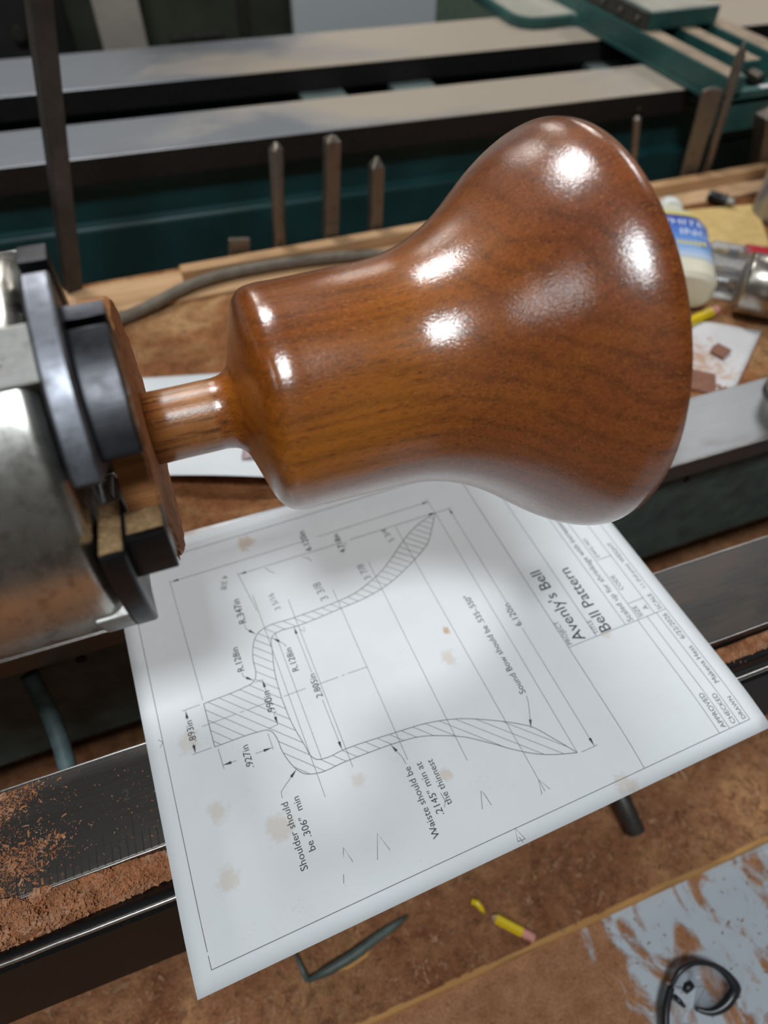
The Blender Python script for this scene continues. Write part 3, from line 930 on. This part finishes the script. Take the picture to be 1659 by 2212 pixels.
MB().grid(lambda a, b: (-14 + 36 * a, 3.25 + 10.7 * b, dust_h(-14 + 36 * a, 3.25 + 10.7 * b)), 300, 100).build('sawdust_layer', M_tray, shelf, kind='stuff')

# ------------------------------------------------------------------ tool rack at the back of the shelf
rack = thing('tool_rack', 'pine ledge of two strips along the back of the shelf', 'rack', (5, 15, -1))
MB().box(-9.5, 30, 13.95, 15.75, -1.015, -0.86).build('lower_strip', M_pine, rack, 0.03)
MB().box(-4.75, 30, 15.0, 15.5, -0.86, -0.48).build('upper_strip', M_pine, rack, 0.04)


def bar(mb, p0, p1, w0, w1, d0=None, d1=None, tip=0.0, n=4, turn=0.0):
    """square or round bar from p0 to p1 with an optional pointed tip"""
    p0, p1 = Vector(p0), Vector(p1)
    d0 = d0 or w0; d1 = d1 or w1
    ax = (p1 - p0).normalized()
    ex = Vector((math.cos(turn), math.sin(turn), 0)); ex = (ex - ax * ex.dot(ax)).normalized(); ey = ax.cross(ex)
    st = [(p0, w0, d0), (p1 - ax * tip, w1, d1)]
    if tip: st.append((p1, w1 * .25, d1 * .25))
    vs = []
    for p, a_, b_ in st:
        for k in range(n):
            t_ = 2 * math.pi * (k + .5) / n
            q = 1 / math.cos(math.pi / n) if n == 4 else 1
            vs.append(p + ex * a_ / 2 * math.cos(t_) * q + ey * b_ / 2 * math.sin(t_) * q)
    fs = [(i * n + k, i * n + (k + 1) % n, (i + 1) * n + (k + 1) % n, (i + 1) * n + k) for i in range(len(st) - 1) for k in range(n)]
    fs += [tuple(range(n))[::-1], tuple(range((len(st) - 1) * n, len(st) * n))]
    mb.add(vs, fs, n > 6)
    return mb


G = 'old tool blanks standing in the rack'
def tool(label, *a, mat=None, **k):
    o = bar(MB(), *a, **k).build('tool_blank', mat or M_tool, None, 0.03)
    o['label'] = label; o['category'] = 'tool'; o['group'] = G
    # origin at the foot
    p = Vector(a[0]) * S
    o.data.transform(Matrix.Translation(-p)); o.location = p
    return o


YT = 15.9
tool('short flat stub of steel standing lowest, first in the rack', (-2.60, YT, -1.0), (-2.46, YT, -0.12), .75, .75, .2, .2)
tool('steel bar with rounded bright tip, next to the short stub', (-1.06, YT, -1.0), (-.76, YT, 2.92), .46, .50, tip=.22, n=8)
tool('tall square steel bar with slanted end, middle of the left three', (.9, YT, -1.0), (1.18, YT, 2.90), .50, .50, tip=.15)
tool('pointed brown steel bar, shortest of the three tall bars beside the bell', (2.69, YT, -1.0), (2.78, YT, 1.98), .44, .46, tip=.3)
tool('thin brown rod seen just right of the bell rim', (14.22, YT, -1.0), (13.5, YT, 2.05), .26, .34, tip=.1, n=8)
tool('flat grey steel file with slanted end in front of the green carriage', (17.05, YT, -1.0), (16.75, YT, 2.72), .66, .80, .15, .15, tip=.12, turn=-.35)
tool('long dark spike with a sharp tip, rising highest at the right', (17.95, YT, -1.0), (17.48, YT, 4.15), .34, .42, tip=.5, n=8)
tool('broad dark steel bar at the right edge of the rack', (21.0, YT, -1.0), (20.1, YT, 1.6), .7, .75, tip=.2)
o = bar(MB(), (-8.45, 15.85, -1.0), (-6.05, 15.85, 9.6), .52, .60, turn=.3).build('steel_bar', M_bar, None, .04)
tag(o, 'long dark square steel bar leaning upright behind the chuck', 'bar')
p = Vector((-8.45, 15.85, -1.0)) * S; o.data.transform(Matrix.Translation(-p)); o.location = p

# ------------------------------------------------------------------ cord
ctrl = [(-14, 11.2, -.74), (-11, 11.9, -.74), (-9.0, 12.6, -.74), (-7.1, 13.25, -.74), (-6.0, 13.68, -.70), (-5.1, 14.1, -.65), (-4.2, 14.45, -.64), (-3.0, 14.65, -.64), (-1.0, 14.62, -.64), (1.5, 14.3, -.66), (4, 13.5, -.72), (7, 12.5, -.75)]
cp = []
for i in range(len(ctrl) - 1):
    p0, p1, p2, p3 = [Vector(ctrl[min(max(j, 0), len(ctrl) - 1)]) for j in (i - 1, i, i + 1, i + 2)]
    for k in range(8):
        s_ = k / 8
        cp.append(.5 * ((2 * p1) + (p2 - p0) * s_ + (2 * p0 - 5 * p1 + 4 * p2 - p3) * s_**2 + (3 * p1 - p0 - 3 * p2 + p3) * s_**3))
cp.append(Vector(ctrl[-1]))
tag(MB().tube(cp, .20, 12).build('power_cord', M_cord), 'thick grey brown cord running over the pine ledge behind the bell', 'cord')

# ------------------------------------------------------------------ scraps of paper on the shelf
M_sheet = paper_material('scrap_paper', (0.78, 0.80, 0.81), [(0.4, -1.2, .8, .3)], True)
def sheet1(a, b):
    tl, tr, br, bl_ = Vector((-7.3, 10.4)), Vector((-1.6, 9.0)), Vector((-2.7, 3.95)), Vector((-7.6, 5.9))
    p_ = tl.lerp(tr, a).lerp(bl_.lerp(br, a), b)
    curl = .42 * max(0, b - .45) ** 2 * 3.2
    return (p_.x, p_.y, -0.93 + curl + .12 * math.sin(a * 3.1) * b)
o = MB().grid(sheet1, 24, 24).build('paper_sheet', M_sheet, None, solid=0.012)
tag(o, 'white paper scrap with a curled edge lying behind the bell stem', 'paper')
M_scrap = plain('mauve_card', (0.50, 0.36, 0.38), .8)
M_brownscrap = plain('brown_leather', (0.26, 0.115, 0.072), .8, 0, .2, 3)
tag(MB().grid(lambda a, b: (-4.75 + 1.0 * a + .2 * b, 5.55 + .65 * b - .15 * a, -0.52 + .012 * a - 0.12 * b), 4, 4).build('card_scrap', M_scrap, None, solid=.02), 'small mauve card scrap on the curled paper under the bell shoulder', 'scrap')
M_sheet2 = paper_material('dusty_paper', (0.72, 0.70, 0.70), [(-.9, -.2, 1.6, .75), (.2, .5, .9, .5), (-1.2, -1.0, 1.0, .6)], True, (0.52, 0.26, 0.12))
s2 = [Vector((10.9, 7.15)), Vector((12.75, 5.95)), Vector((9.6, 3.55)), Vector((7.6, 4.8))]
o = MB().grid(lambda a, b: (*(s2[0].lerp(s2[1], a).lerp(s2[3].lerp(s2[2], a), b)), -.90 + .03 * math.sin(5 * a + 3 * b)), 12, 14)
ctr = Vector((10.4, 5.5, 0))
oo = o.build('paper_sheet', M_sheet2, None, solid=.012)
oo.data.transform(Matrix.Translation(-ctr * S)); oo.location = ctr * S
tag(oo, 'dusty white paper with brown scraps on it, right of the bell rim', 'paper')
for (x, y, w_, h_, a_, lb) in ((10.62, 5.42, .58, .52, .4, 'small brown square scrap in the middle of the dusty paper'), (9.1, 4.35, 1.0, .85, .9, 'larger brown scrap on the dusty paper close to the bell rim')):
    mt = Matrix.Translation((x, y, 0)) @ Matrix.Rotation(a_, 4, 'Z')
    pts = [(-w_ / 2, -h_ / 2), (w_ / 2, -h_ / 2 * .9), (w_ / 2 * 1.05, h_ / 2), (0, h_ / 2 * 1.1), (-w_ / 2 * .9, h_ / 2 * .8)]
    tag(MB().prism(pts, 'z', -.865, -.80, mt).build('leather_scrap', M_brownscrap, None, .01), lb, 'scrap', 'brown scraps on the dusty paper')

# ------------------------------------------------------------------ pencils
def pencil(name, label, p0, p1, r, eraser=True, point=False, group=None):
    p0, p1 = Vector(p0), Vector(p1)
    T_ = thing(name, label, 'pencil', p0, 0, group)
    d = (p1 - p0); L = d.length; u = d.normalized()
    MB().cyl(p0, p1 - u * (.32 if eraser else 0), r, seg=6, smooth=False).build('barrel', M_yellow, T_)
    if eraser:
        MB().cyl(p1 - u * .32, p1, r * .86, seg=14).build('eraser', M_pink, T_, .03)
    MB().cyl(p0 - u * .12, p0, r * .3, r * .96, 6, False).build('bare_tip', M_barewood, T_)
    return T_


pencil('pencil', 'yellow pencil lying at the foot of the glue bottle beside the bell rim', (8.6, 6.55, -.80), (11.95, 7.32, -.80), .18)
pencil('pencil', 'short yellow broken pencil stub on the sawdust of the lower bench', (-1.66, -5.62, -7.82), (-.93, -6.36, -7.84), .13)
o = MB().tube([(-2.13, -5.10, -7.86), (-2.06, -5.07, -7.80), (-1.98, -5.15, -7.78), (-1.93, -5.28, -7.82), (-1.88, -5.42, -7.86)], [.045, .09, .095, .08, .02], 8).build('pencil_splinter', M_yellow)
tag(o, 'curled yellow pencil splinter just behind the broken stub', 'splinter')

# ------------------------------------------------------------------ glue bottle, lying label up
gb_r = math.atan2(-.53, .85)
glue = thing('glue_bottle', 'white plastic glue bottle with blue label lying behind the bell rim', 'bottle', (10.6, 7.95, -1.0), gb_r)
GM = Matrix.Translation((10.6, 7.95, -.92)) @ Matrix.Rotation(gb_r, 4, 'Z')
M_glue = NT('cream_plastic'); M_glue.set(color=M_glue.ramp(M_glue.noise(1.0, 2), [(.3, (.74, .68, .50)), (.7, (.80, .76, .62))]), rough=.35, sub=.15); M_glue = M_glue.m
M_cap = plain('white_cap_plastic', (.80, .80, .76), .4, 0, .05)


def bsec(y):
    for (a, wa, ta), (b, wb, tb) in zip(GB, GB[1:]):
        if a <= y <= b:
            f = (y - a) / (b - a); f = f * f * (3 - 2 * f) if wb < wa else f
            return wa + (wb - wa) * f, ta + (tb - ta) * f
    return GB[-1][1:]


GB = [(0, 2.0, 1.1), (.15, 2.3, 1.4), (1.0, 2.36, 1.45), (3.4, 2.3, 1.42), (4.3, 1.9, 1.25), (4.9, 1.05, .95), (5.05, .95, .9), (5.3, .95, .9)]


def loft(ys, k=28, off=0.0, a0=0, a1=2 * math.pi):
    vs = []
    for y in ys:
        W_, T_ = bsec(y)
        for i in range(k):
            a = a0 + (a1 - a0) * i / (k if a1 - a0 > 6 else k - 1)
            c, s_ = math.cos(a), math.sin(a)
            e = .62
            vs.append(((W_ / 2 + off) * math.copysign(abs(c) ** e, c), y, .72 + (T_ / 2 + off) * math.copysign(abs(s_) ** e, s_)))
    return vs


ys = [0, .05, .15, .5, 1, 2, 3, 3.4, 3.7, 4.0, 4.3, 4.6, 4.8, 4.9, 5.05, 5.3]
kk = 28
mb = MB().add(loft(ys, kk), [(j * kk + i, j * kk + (i + 1) % kk, (j + 1) * kk + (i + 1) % kk, (j + 1) * kk + i) for j in range(len(ys) - 1) for i in range(kk)] + [tuple(range(kk)), tuple(range((len(ys) - 1) * kk, len(ys) * kk))], True, GM)
autosmooth(mb.build('bottle', M_glue, glue), 40)
mb = MB(); mb.revolve([(5.2, .52), (5.75, .50), (5.85, .40), (5.95, .26), (6.5, .17), (6.55, .1)], 20, GM @ Matrix.Translation((0, 0, .72)) @ Matrix.Rotation(math.pi / 2, 4, 'Z'))
mb.build('cap', M_cap, glue)


def label_patch(name, y0, y1, a0, a1, mat, off=.012, n=14):
    yy = [y0 + (y1 - y0) * i / 10 for i in range(11)]
    vs = loft(yy, n, off, a0, a1)
    return MB().add(vs, [(j * n + i, j * n + i + 1, (j + 1) * n + i + 1, (j + 1) * n + i) for j in range(10) for i in range(n - 1)], True, GM).build(name, mat, glue)


t = NT('blue_label_print')
sx = t.n('ShaderNodeSeparateXYZ'); t.put(sx.inputs[0], t.co())
g = t.math('DIVIDE', sx.outputs[1], 4.2)
t.set(color=t.ramp(g, [(.25, (.52, .62, .75)), (.42, (.16, .36, .72)), (.60, (.07, .22, .66)), (.9, (.02, .06, .42))]), rough=.35)
M_lab = t.m
M_labw = plain('white_print', (.80, .84, .88), .5, 0, .03)
M_laby = plain('yellow_print', (.75, .60, .05), .5, 0, .05)
label_patch('label', .95, 3.95, .55, math.pi - .55, M_lab)
label_patch('label_band', 3.97, 4.22, .6, math.pi - .6, M_laby)


def glue_text(body, x0, x1, y, mat, slope=.0):
    vs, fs = text_polys(body)
    def Z(x, yy):
        W_, T_ = bsec(yy); c = max(-.98, min(.98, x / (W_ / 2))); aa = abs(c) ** (1 / .62)
        return .72 + (T_ / 2) * max(0, 1 - aa * aa) ** .31 + .022
    return MB().add([(x0 + (x1 - x0) * x, y + (x1 - x0) * yy + slope * x, Z(x0 + (x1 - x0) * x, y + (x1 - x0) * yy)) for x, yy in vs], fs, False, GM).build('label_print', mat, glue, fix=False)


glue_text('WHITE', -.9, .86, 3.15, M_labw)
glue_text('ING', .0, .98, 2.45, M_labw)
for k in range(7):
    x = -.2 + k * .15
    MB().box(x, x + .085, 1.75, 2.02, 1.43, 1.452, GM).build('label_print', M_laby, glue)

# ------------------------------------------------------------------ other small things on the shelf
o = MB().prism([(15.2, 13.7), (18.45, 13.15), (16.75, 10.25), (14.35, 10.85)], 'z', -1.0, -.90).build('sanding_pad', plain('tan_sheet', (.66, .46, .17), .8, 0, .12, 2.0), None, .02)
tag(o, 'tan yellow sanding sheet lying behind the glue bottle', 'sheet')
sk = thing('socket', 'small dark chrome socket lying before the pine ledge', 'socket', (16.9, 13.75, -.95), 0)
MB().cyl((16.75, 14.1, -.72), (17.15, 13.45, -.72), .22, .22, 18).build('barrel', M_jaw_black, sk, .03)
MB().cyl((17.12, 13.5, -.72), (17.3, 13.2, -.72), .17, .15, 18).build('drive_end', M_slide, sk, .02)

M_clear = NT('clear_blister'); M_clear.set(color=(.95, .95, .95), rough=.08, trans=.92, ior=1.3); M_clear = M_clear.m
ctr = (13.9, 9.2, -1.0)
bp = thing('blister_pack', 'clear plastic blister pack beside the glue bottle', 'package', ctr, math.radians(-40))
BMt = Matrix.Translation(ctr) @ Matrix.Rotation(math.radians(-40), 4, 'Z')
MB().box(-.75, .75, -1.45, 1.3, .08, .62, BMt).build('plastic_shell', M_clear, bp, .12, 3)
MB().box(-.95, .95, -1.7, 1.5, .03, .075, BMt).build('backing_card', plain('white_card', (.7, .68, .64), .7), bp)
for (dx, dy, lb, mt_) in ((.05, .75, 'brass fitting with black collar in the blister pack, far end', (.40, .28, .10)), (-.05, -.55, 'brown metal fitting in the blister pack, near end', (.30, .22, .15))):
    p_ = BMt @ Vector((dx, dy, .34))
    ft = thing('pipe_fitting', lb, 'fitting', p_, 0, 'fittings in the blister pack')
    d_ = (BMt.to_3x3() @ Vector((1, 0, 0)))
    MB().cyl(p_ - d_ * .62, p_ + d_ * .62, .17, .17, 14).build('barrel', plain('fitting_brass', mt_, .35, .9), ft, .02)
    MB().cyl(p_ - d_ * .2, p_ + d_ * .15, .235, .235, 6, False).build('collar', M_jaw_black if dy > 0 else M_slide, ft, .02)

rc = thing('plastic_case', 'small clear case with a red label behind the steel cylinder', 'case', (15.75, 9.05, -1.0), math.radians(-38))
RM = Matrix.Translation((15.75, 9.05, -1)) @ Matrix.Rotation(math.radians(-38), 4, 'Z')
MB().box(-1.1, 1.3, -.45, .45, .02, .60, RM).build('case', plain('smoky_case', (.33, .26, .20), .3, 0, .1), rc, .08)
MB().box(-1.08, 1.28, -.36, .30, .602, .615, RM).build('red_label', plain('red_label', (.52, .012, .03), .5, 0, .1), rc, .0)

cyl_d = Vector((.74, -.67, 0)).normalized()
sp0 = Vector((12.55, 7.42, .07))
cy = thing('steel_cylinder', 'polished steel cylinder lying at the right edge', 'cylinder', (12.55, 7.42, -1.0))
q = Vector((1, 0, 0)).rotation_difference(cyl_d).to_matrix().to_4x4()
MB().revolve([(0, .80), (.06, .94), (.12, .97), (1.2, .97), (1.23, .95), (1.26, .97), (4.4, .97), (4.5, .9)], 48, Matrix.Translation(sp0) @ q).build('barrel', steel('polished_cylinder_steel', (.50, .46, .40), .28, st=(40, 2, 2), spot_amt=.1), cy)
MB().revolve([(-.02, .2), (-.02, .62), (.02, .66)], 32, Matrix.Translation(sp0) @ q).build('end_disc', M_slide, cy)

M_blue_t = NT('milky_blue_plastic'); M_blue_t.set(color=M_blue_t.ramp(M_blue_t.noise(1.0, 3, .5, st=(4, 4, .4)), [(.35, (.20, .30, .55)), (.5, (.55, .55, .66)), (.65, (.70, .58, .56))]), rough=.3, trans=.15); M_blue_t = M_blue_t.m
jb = thing('plastic_jar', 'tall milky blue plastic bottle standing at the right edge', 'bottle', (19.25, 12.0, -1.0))
MB().revolve([(0, 1.35), (.1, 1.5), (4.2, 1.5), (4.8, 1.2), (5.2, .6), (5.9, .55)], 36, Matrix.Translation((19.25, 12.0, -1.0)) @ Matrix.Rotation(-math.pi / 2, 4, 'Y')).build('bottle', M_blue_t, jb)
MB().revolve([(5.5, .68), (6.1, .66)], 24, Matrix.Translation((19.25, 12.0, -1.0)) @ Matrix.Rotation(-math.pi / 2, 4, 'Y')).build('cap', M_cap, jb)

col = thing('steel_collar', 'round chromed steel collar standing on the back way at the right edge', 'collar', (10.5, 2.25, 0.0))
CM = Matrix.Translation((10.5, 2.25, 0.005)) @ Matrix.Rotation(-math.pi / 2, 4, 'Y')
MB().revolve([(0, .93), (.05, .98), (.22, .98), (.26, .90), (1.2, .86), (1.25, .8)], 48, CM).build('base_ring', M_chrome, col)
MB().revolve([(1.2, .5), (2.4, .5), (2.45, .45)], 32, CM).build('neck', M_slide, col)

# ------------------------------------------------------------------ lower bench in front
bench = thing('workbench', 'wooden workbench under the lathe with sawdust and a golden front edge', 'bench', (0, 0, -38))
MB().box(-40, 40, -6.42, 3.0, -9.2, -8.0).build('top_board', M_bench, bench)
MB().prism([(-6.54, -8.0), (-6.42, -7.985), (-6.42, -9.2), (-6.58, -9.2), (-6.58, -8.06)], 'x', -40, 40).build('front_edge', M_edge, bench)
t = NT('grey_board_with_sawdust')
pat = t.noise(.8, 6, .62, dist=1.0, st=(1.2, .7, 1), loc=(7.0, 2.5, 0))
sx = t.n('ShaderNodeSeparateXYZ'); t.put(sx.inputs[0], t.co())
lft = t.math('MULTIPLY', t.math('SUBTRACT', 0.9, sx.outputs[0]), .22)
f = t.ramp(t.math('ADD', t.math('ADD', pat, t.math('MAXIMUM', lft, -.10)), t.math('MULTIPLY', t.noise(9, 4, .7), .12)), [(.46, 0.0), (.56, 1.0)])
dustc = t.mix(.8, t.ramp(t.noise(2.0, 4, .7), [(.3, (.32, .135, .062)), (.7, (.50, .245, .12))]), t.ramp(t.noise(18, 3, .7), [(.3, .5), (.7, 1.4)]), 'MULTIPLY')
t.set(color=t.mix(f, (.50, .55, .60), dustc), rough=t.math('ADD', .45, t.math('MULTIPLY', f, .45)), spec=.4)
t.bump(t.math('MULTIPLY', f, t.noise(12, 4, .7)), .6, .08)
MB().box(-40, 40, -24, -6.58, -9.2, -8.22).build('grey_board', t.m, bench)
for x in (-38, 35): MB().box(x, x + 3, -22, 2.5, -38, -9.2).build('leg_panel', M_pine, bench)
dz_ = lambda x, y: -7.99 + max(0.0, .10 * (mn.noise(Vector((x * .8, y * .8, 1))) + .25) + .06 * mn.noise(Vector((x * 2.6, y * 2.6, 2))) + .07 * mn.noise(Vector((x * 6, y * 6, 2))))
MB().grid(lambda a, b: (-16 + 30 * a, -6.45 + 9 * b, dz_(-16 + 30 * a, -6.45 + 9 * b) - .02), 420, 126).build('sawdust_layer', M_bench, bench, kind='stuff')
rng = random.Random(11)
def on_bench(r):
    x = -13 + 22 * r.random(); y = -6.4 + 5.0 * r.random()
    return x, y, dz_(x, y) - .01
fo = flakes(4200, on_bench, .04, .20, rng)
f6 = flakes(160, on_bench, .2, .42, rng)
fo.add(f6.v, f6.f)
f5 = flakes(500, lambda r: (-9 + 15 * r.random(), -10.2 + 3.4 * r.random(), -8.215), .03, .10, rng)
fo.add(f5.v, f5.f)
M_chip2 = sawdust_material('pale_brown_shavings', (0.28, 0.115, 0.055), (0.42, 0.20, 0.10), (0.56, 0.34, 0.21), 3.0)
tag(fo.build('wood_shavings', M_chip2, None, fix=False), 'brown wood shavings strewn over the lower bench', 'shavings', kind='stuff')

# bent strip of metal lying on the bench
br_ = thing('metal_strip', 'bent grey green strip of metal lying in the sawdust below the drawing', 'strip', (-5.5, -5.05, -7.95))
mb = MB()
mb.tube([(-6.62, -5.22, -7.80), (-6.1, -5.2, -7.74), (-5.4, -5.12, -7.72), (-4.8, -4.98, -7.75), (-4.2, -4.86, -7.80), (-3.8, -4.78, -7.86)], [.06, .12, .13, .12, .09, .04], 8)
mb.build('arm', M_bedgreen, br_)
MB().tube([(-6.62, -5.22, -7.80), (-6.68, -4.95, -7.74), (-6.75, -4.6, -7.70)], [.07, .06, .04], 8).build('arm', M_bedgreen, br_)
MB().tube([(-6.1, -5.2, -7.8), (-5.6, -5.3, -7.84), (-5.1, -5.22, -7.84), (-4.8, -5.0, -7.8)], [.04, .06, .05, .04], 8).build('arm', M_edge, br_)

# safety glasses
gl = thing('safety_glasses', 'black framed safety glasses lying on the grey board', 'glasses', (2.2, -8.8, -8.2))
M_gframe = plain('black_glasses_plastic', (.02, .022, .026), .3, 0, .2)
M_lens = NT('clear_lens'); M_lens.set(color=(.93, .95, .97), rough=.03, trans=1.0, ior=1.15); M_lens = M_lens.m
rim_a = [(1.72, -8.42, -7.75), (2.05, -8.22, -7.60), (2.45, -8.20, -7.55), (2.85, -8.36, -7.58), (3.10, -8.62, -7.64), (3.22, -8.92, -7.76), (3.18, -9.05, -7.9), (2.85, -9.20, -8.02), (2.45, -9.20, -8.08), (2.15, -9.02, -8.1)]
rad = [.05, .07, .06, .06, .09, .13, .14, .13, .09, .05]
def smooth_pts(P, R_, n=5):
    o_, r_ = [], []
    for i in range(len(P) - 1):
        p0, p1, p2, p3 = [Vector(P[min(max(j, 0), len(P) - 1)]) for j in (i - 1, i, i + 1, i + 2)]
        for k in range(n):
            s_ = k / n
            o_.append(.5 * ((2 * p1) + (p2 - p0) * s_ + (2 * p0 - 5 * p1 + 4 * p2 - p3) * s_**2 + (3 * p1 - p0 - 3 * p2 + p3) * s_**3)); r_.append(R_[i] * (1 - s_) + R_[i + 1] * s_)
    o_.append(Vector(P[-1])); r_.append(R_[-1])
    return o_, r_
pp_, rr_ = smooth_pts(rim_a, rad)
MB().tube(pp_, rr_, 8).build('frame', M_gframe, gl)
pl, rl = smooth_pts([(1.72, -8.42, -7.75), (1.35, -8.75, -7.78), (1.1, -9.15, -7.82), (.95, -9.7, -7.9)], [.09, .10, .09, .07])
MB().tube(pl, rl, 8).build('temple', M_gframe, gl)
MB().tube([(1.95, -8.62, -7.72), (2.08, -8.56, -7.70), (2.22, -8.55, -7.70)], [.07, .11, .09], 8).build('nose_pad', M_gframe, gl)
MB().tube([(1.70, -8.60, -7.76), (1.76, -8.75, -7.8), (1.82, -8.88, -7.84)], [.05, .07, .04], 8).build('nose_pad', M_gframe, gl)
lens = MB(); cx, cy_ = 2.5, -8.72
n = len(pp_); vs = [(cx, cy_, -7.72)] + [tuple(p_) for p_ in pp_]
lens.add(vs, [(0, i, i + 1) for i in range(1, n)], True)
lens.build('lens', M_lens, gl, solid=.04)

# ------------------------------------------------------------------ the green lathe behind
TH = math.radians(-2.75)
LM = Matrix.Rotation(TH, 4, 'Z')
L2 = thing('green_lathe', 'big dark green lathe bed with two dusty iron rails behind the shelf', 'lathe', (0, 24, -38))
ZR = 1.45
RX0, RX1 = -70, 17.8
MB().box(RX0, RX1, 20.0, 23.25, ZR - .05, ZR, LM).build('rail', M_rail2, L2, .04)
MB().box(RX0, 60, 26.95, 31.7, ZR - .05, ZR, LM).build('rail', M_rail2, L2, .04)
MB().box(RX0, RX1 - .02, 20.03, 23.2, ZR - .95, ZR - .055, LM).build('rail_flange', M_railside, L2)
MB().box(RX0, 60, 26.98, 31.6, ZR - .95, ZR - .055, LM).build('rail_flange', M_railside, L2)
MB().prism([(20.55, .5), (21.6, .5), (21.6, -14), (20.15, -14), (20.15, -1.35), (20.22, -1.22), (20.55, -1.15)], 'x', RX0, 60, LM).build('bed_wall', M_green2, L2, .04)
MB().box(RX0, 60, 29.8, 31.2, -14, .5, LM).build('bed_wall', M_green2, L2, .04)
MB().box(RX0, 60, 21.6, 29.8, -14, -13, LM).build('shadow_floor', M_black, L2)  # black sheet added as the shade deep between the rails
for x in (1.6, 6.0, 16.5): MB().box(x, x + 2.1, 21.6, 29.8, -2.0, .45, LM).build('cross_rib', M_rib, L2, .05)
for x in (-60, 40): MB().box(x, x + 14, 21, 30.5, -38, -14, LM).build('pedestal', M_green2, L2, .3)
MB().cyl(LM @ Vector((15.3, 20.03, ZR - .6)), LM @ Vector((15.3, 19.98, ZR - .6)), .09, seg=12).build('oil_plug', M_bolt, L2)

cg = thing('lathe_carriage', 'green lathe carriage with dusty slide walls on the rails of the green lathe', 'carriage', (20.5, 24, 1.5))
wing = [(15.0, 34), (15.0, 29.6), (15.2, 29.0), (15.7, 28.55), (16.6, 28.4), (18.0, 28.45), (18.35, 28.2), (18.45, 27.5), (18.45, 34)]
MB().prism(wing, 'z', 1.47, 1.92).build('wing', M_green3, cg, .05)
MB().prism([(15.25, 34), (15.25, 29.6), (15.4, 29.2), (15.8, 28.8), (16.6, 28.65), (18.1, 28.7), (18.4, 28.4), (18.4, 34)], 'z', 1.92, 1.95).build('wing_dust', M_paledust, cg)
sad = MB()
sad.box(18.3, 23.6, 16.8, 33, 1.47, 1.75)
sad.box(18.3, 19.2, 16.8, 33, 1.75, 2.58)
sad.box(22.1, 23.2, 16.8, 33, 1.75, 2.58)
sad.box(18.3, 23.2, 16.8, 17.2, 0.4, 2.0)
sad.build('saddle', M_green3, cg, .05)
MB().box(18.36, 19.14, 17.0, 23.2, 2.58, 2.6).build('dust_strip', M_dusttop, cg)
MB().box(22.16, 23.14, 17.0, 33, 2.58, 2.6).build('dust_strip', M_dusttop, cg)
MB().box(20.35, 21.2, 18.3, 24.5, 1.75, 2.55).build('screw_cover', M_green3, cg, .04)
MB().box(20.38, 21.17, 18.35, 24.3, 2.55, 2.57).build('dust_strip', M_dusttop, cg)
MB().box(18.5, 22.3, 22.9, 28.5, 2.6, 3.32).build('cross_slide', M_green3, cg, .05)
MB().box(18.6, 22.2, 23.0, 28.4, 3.32, 3.34).build('slide_top_dust', M_paledust, cg)
MB().box(18.36, 18.5, 22.95, 28.5, 2.62, 3.30).build('gib_plate', M_darkplate, cg, .02)
for y in (23.6, 25.0, 26.5): MB().cyl((18.36, y, 2.95), (18.25, y, 2.95), .11, seg=10).build('gib_bolt', M_bolt, cg)
scp = [(0, .27)]
for k in range(14): scp += [(.05 + k * .1, .27), (.1 + k * .1, .21)]
MB().revolve(scp, 20, Matrix.Translation((20.75, 18.9, 2.05)) @ Matrix.Rotation(-math.pi / 2, 4, 'Z')).build('lead_screw', M_screw, cg)
MB().box(20.3, 21.6, 16.85, 17.15, 2.0, 2.02).build('white_patch', M_trim, cg)

# ------------------------------------------------------------------ far background behind the green lathe
cab = thing('tool_cabinet', 'dark olive cabinet standing behind the green lathe', 'cabinet', (3, 46, -38))
MB().box(-22, 27, 41, 56, -38, 20).build('carcass', plain('dark_olive_paint', (.055, .058, .04), .55, 0, .45, .25), cab, .2)
MB().box(-21, -6.5, 40.6, 41, -30, 18).build('door', plain('near_black_paint', (.022, .022, .020), .5, 0, .4, .3), cab, .1)
MB().cyl((-9.2, 40.6, .3), (-9.2, 40.2, .3), .35, seg=14).build('knob', M_bolt, cab)
MB().box(3.0, 3.6, 40.5, 41, -3.5, 3.5).build('handle', M_bolt, cab, .1)
MB().box(-1.2, 2.0, 40.7, 41, -2.3, -.6).build('name_plate', M_darkplate, cab, .1)
post = thing('beige_post', 'beige painted post behind the green lathe beside the steel bar', 'post', (-4, 38.5, -38))
MB().box(-5.05, -2.7, 37.6, 39.4, -38, 30).build('shaft', plain('beige_paint', (.52, .46, .39), .5, 0, .2, .3), post, .1)
wb = thing('white_board', 'pale grey board leaning behind the green lathe rails', 'board', (9.5, 36.5, -38))
MB().box(5.2, 13.7, 36, 36.6, -38, 12).build('panel', plain('pale_board', (.76, .80, .80), .6, 0, .05), wb, .05)
gp = thing('metal_sheet', 'grey green metal sheet standing right of the pale board', 'sheet', (16, 38, -38))
MB().box(13.9, 22, 37.6, 38.4, -38, 8).build('sheet', plain('grey_green_panel', (.20, .27, .20), .6, 0, .2), gp, .05)
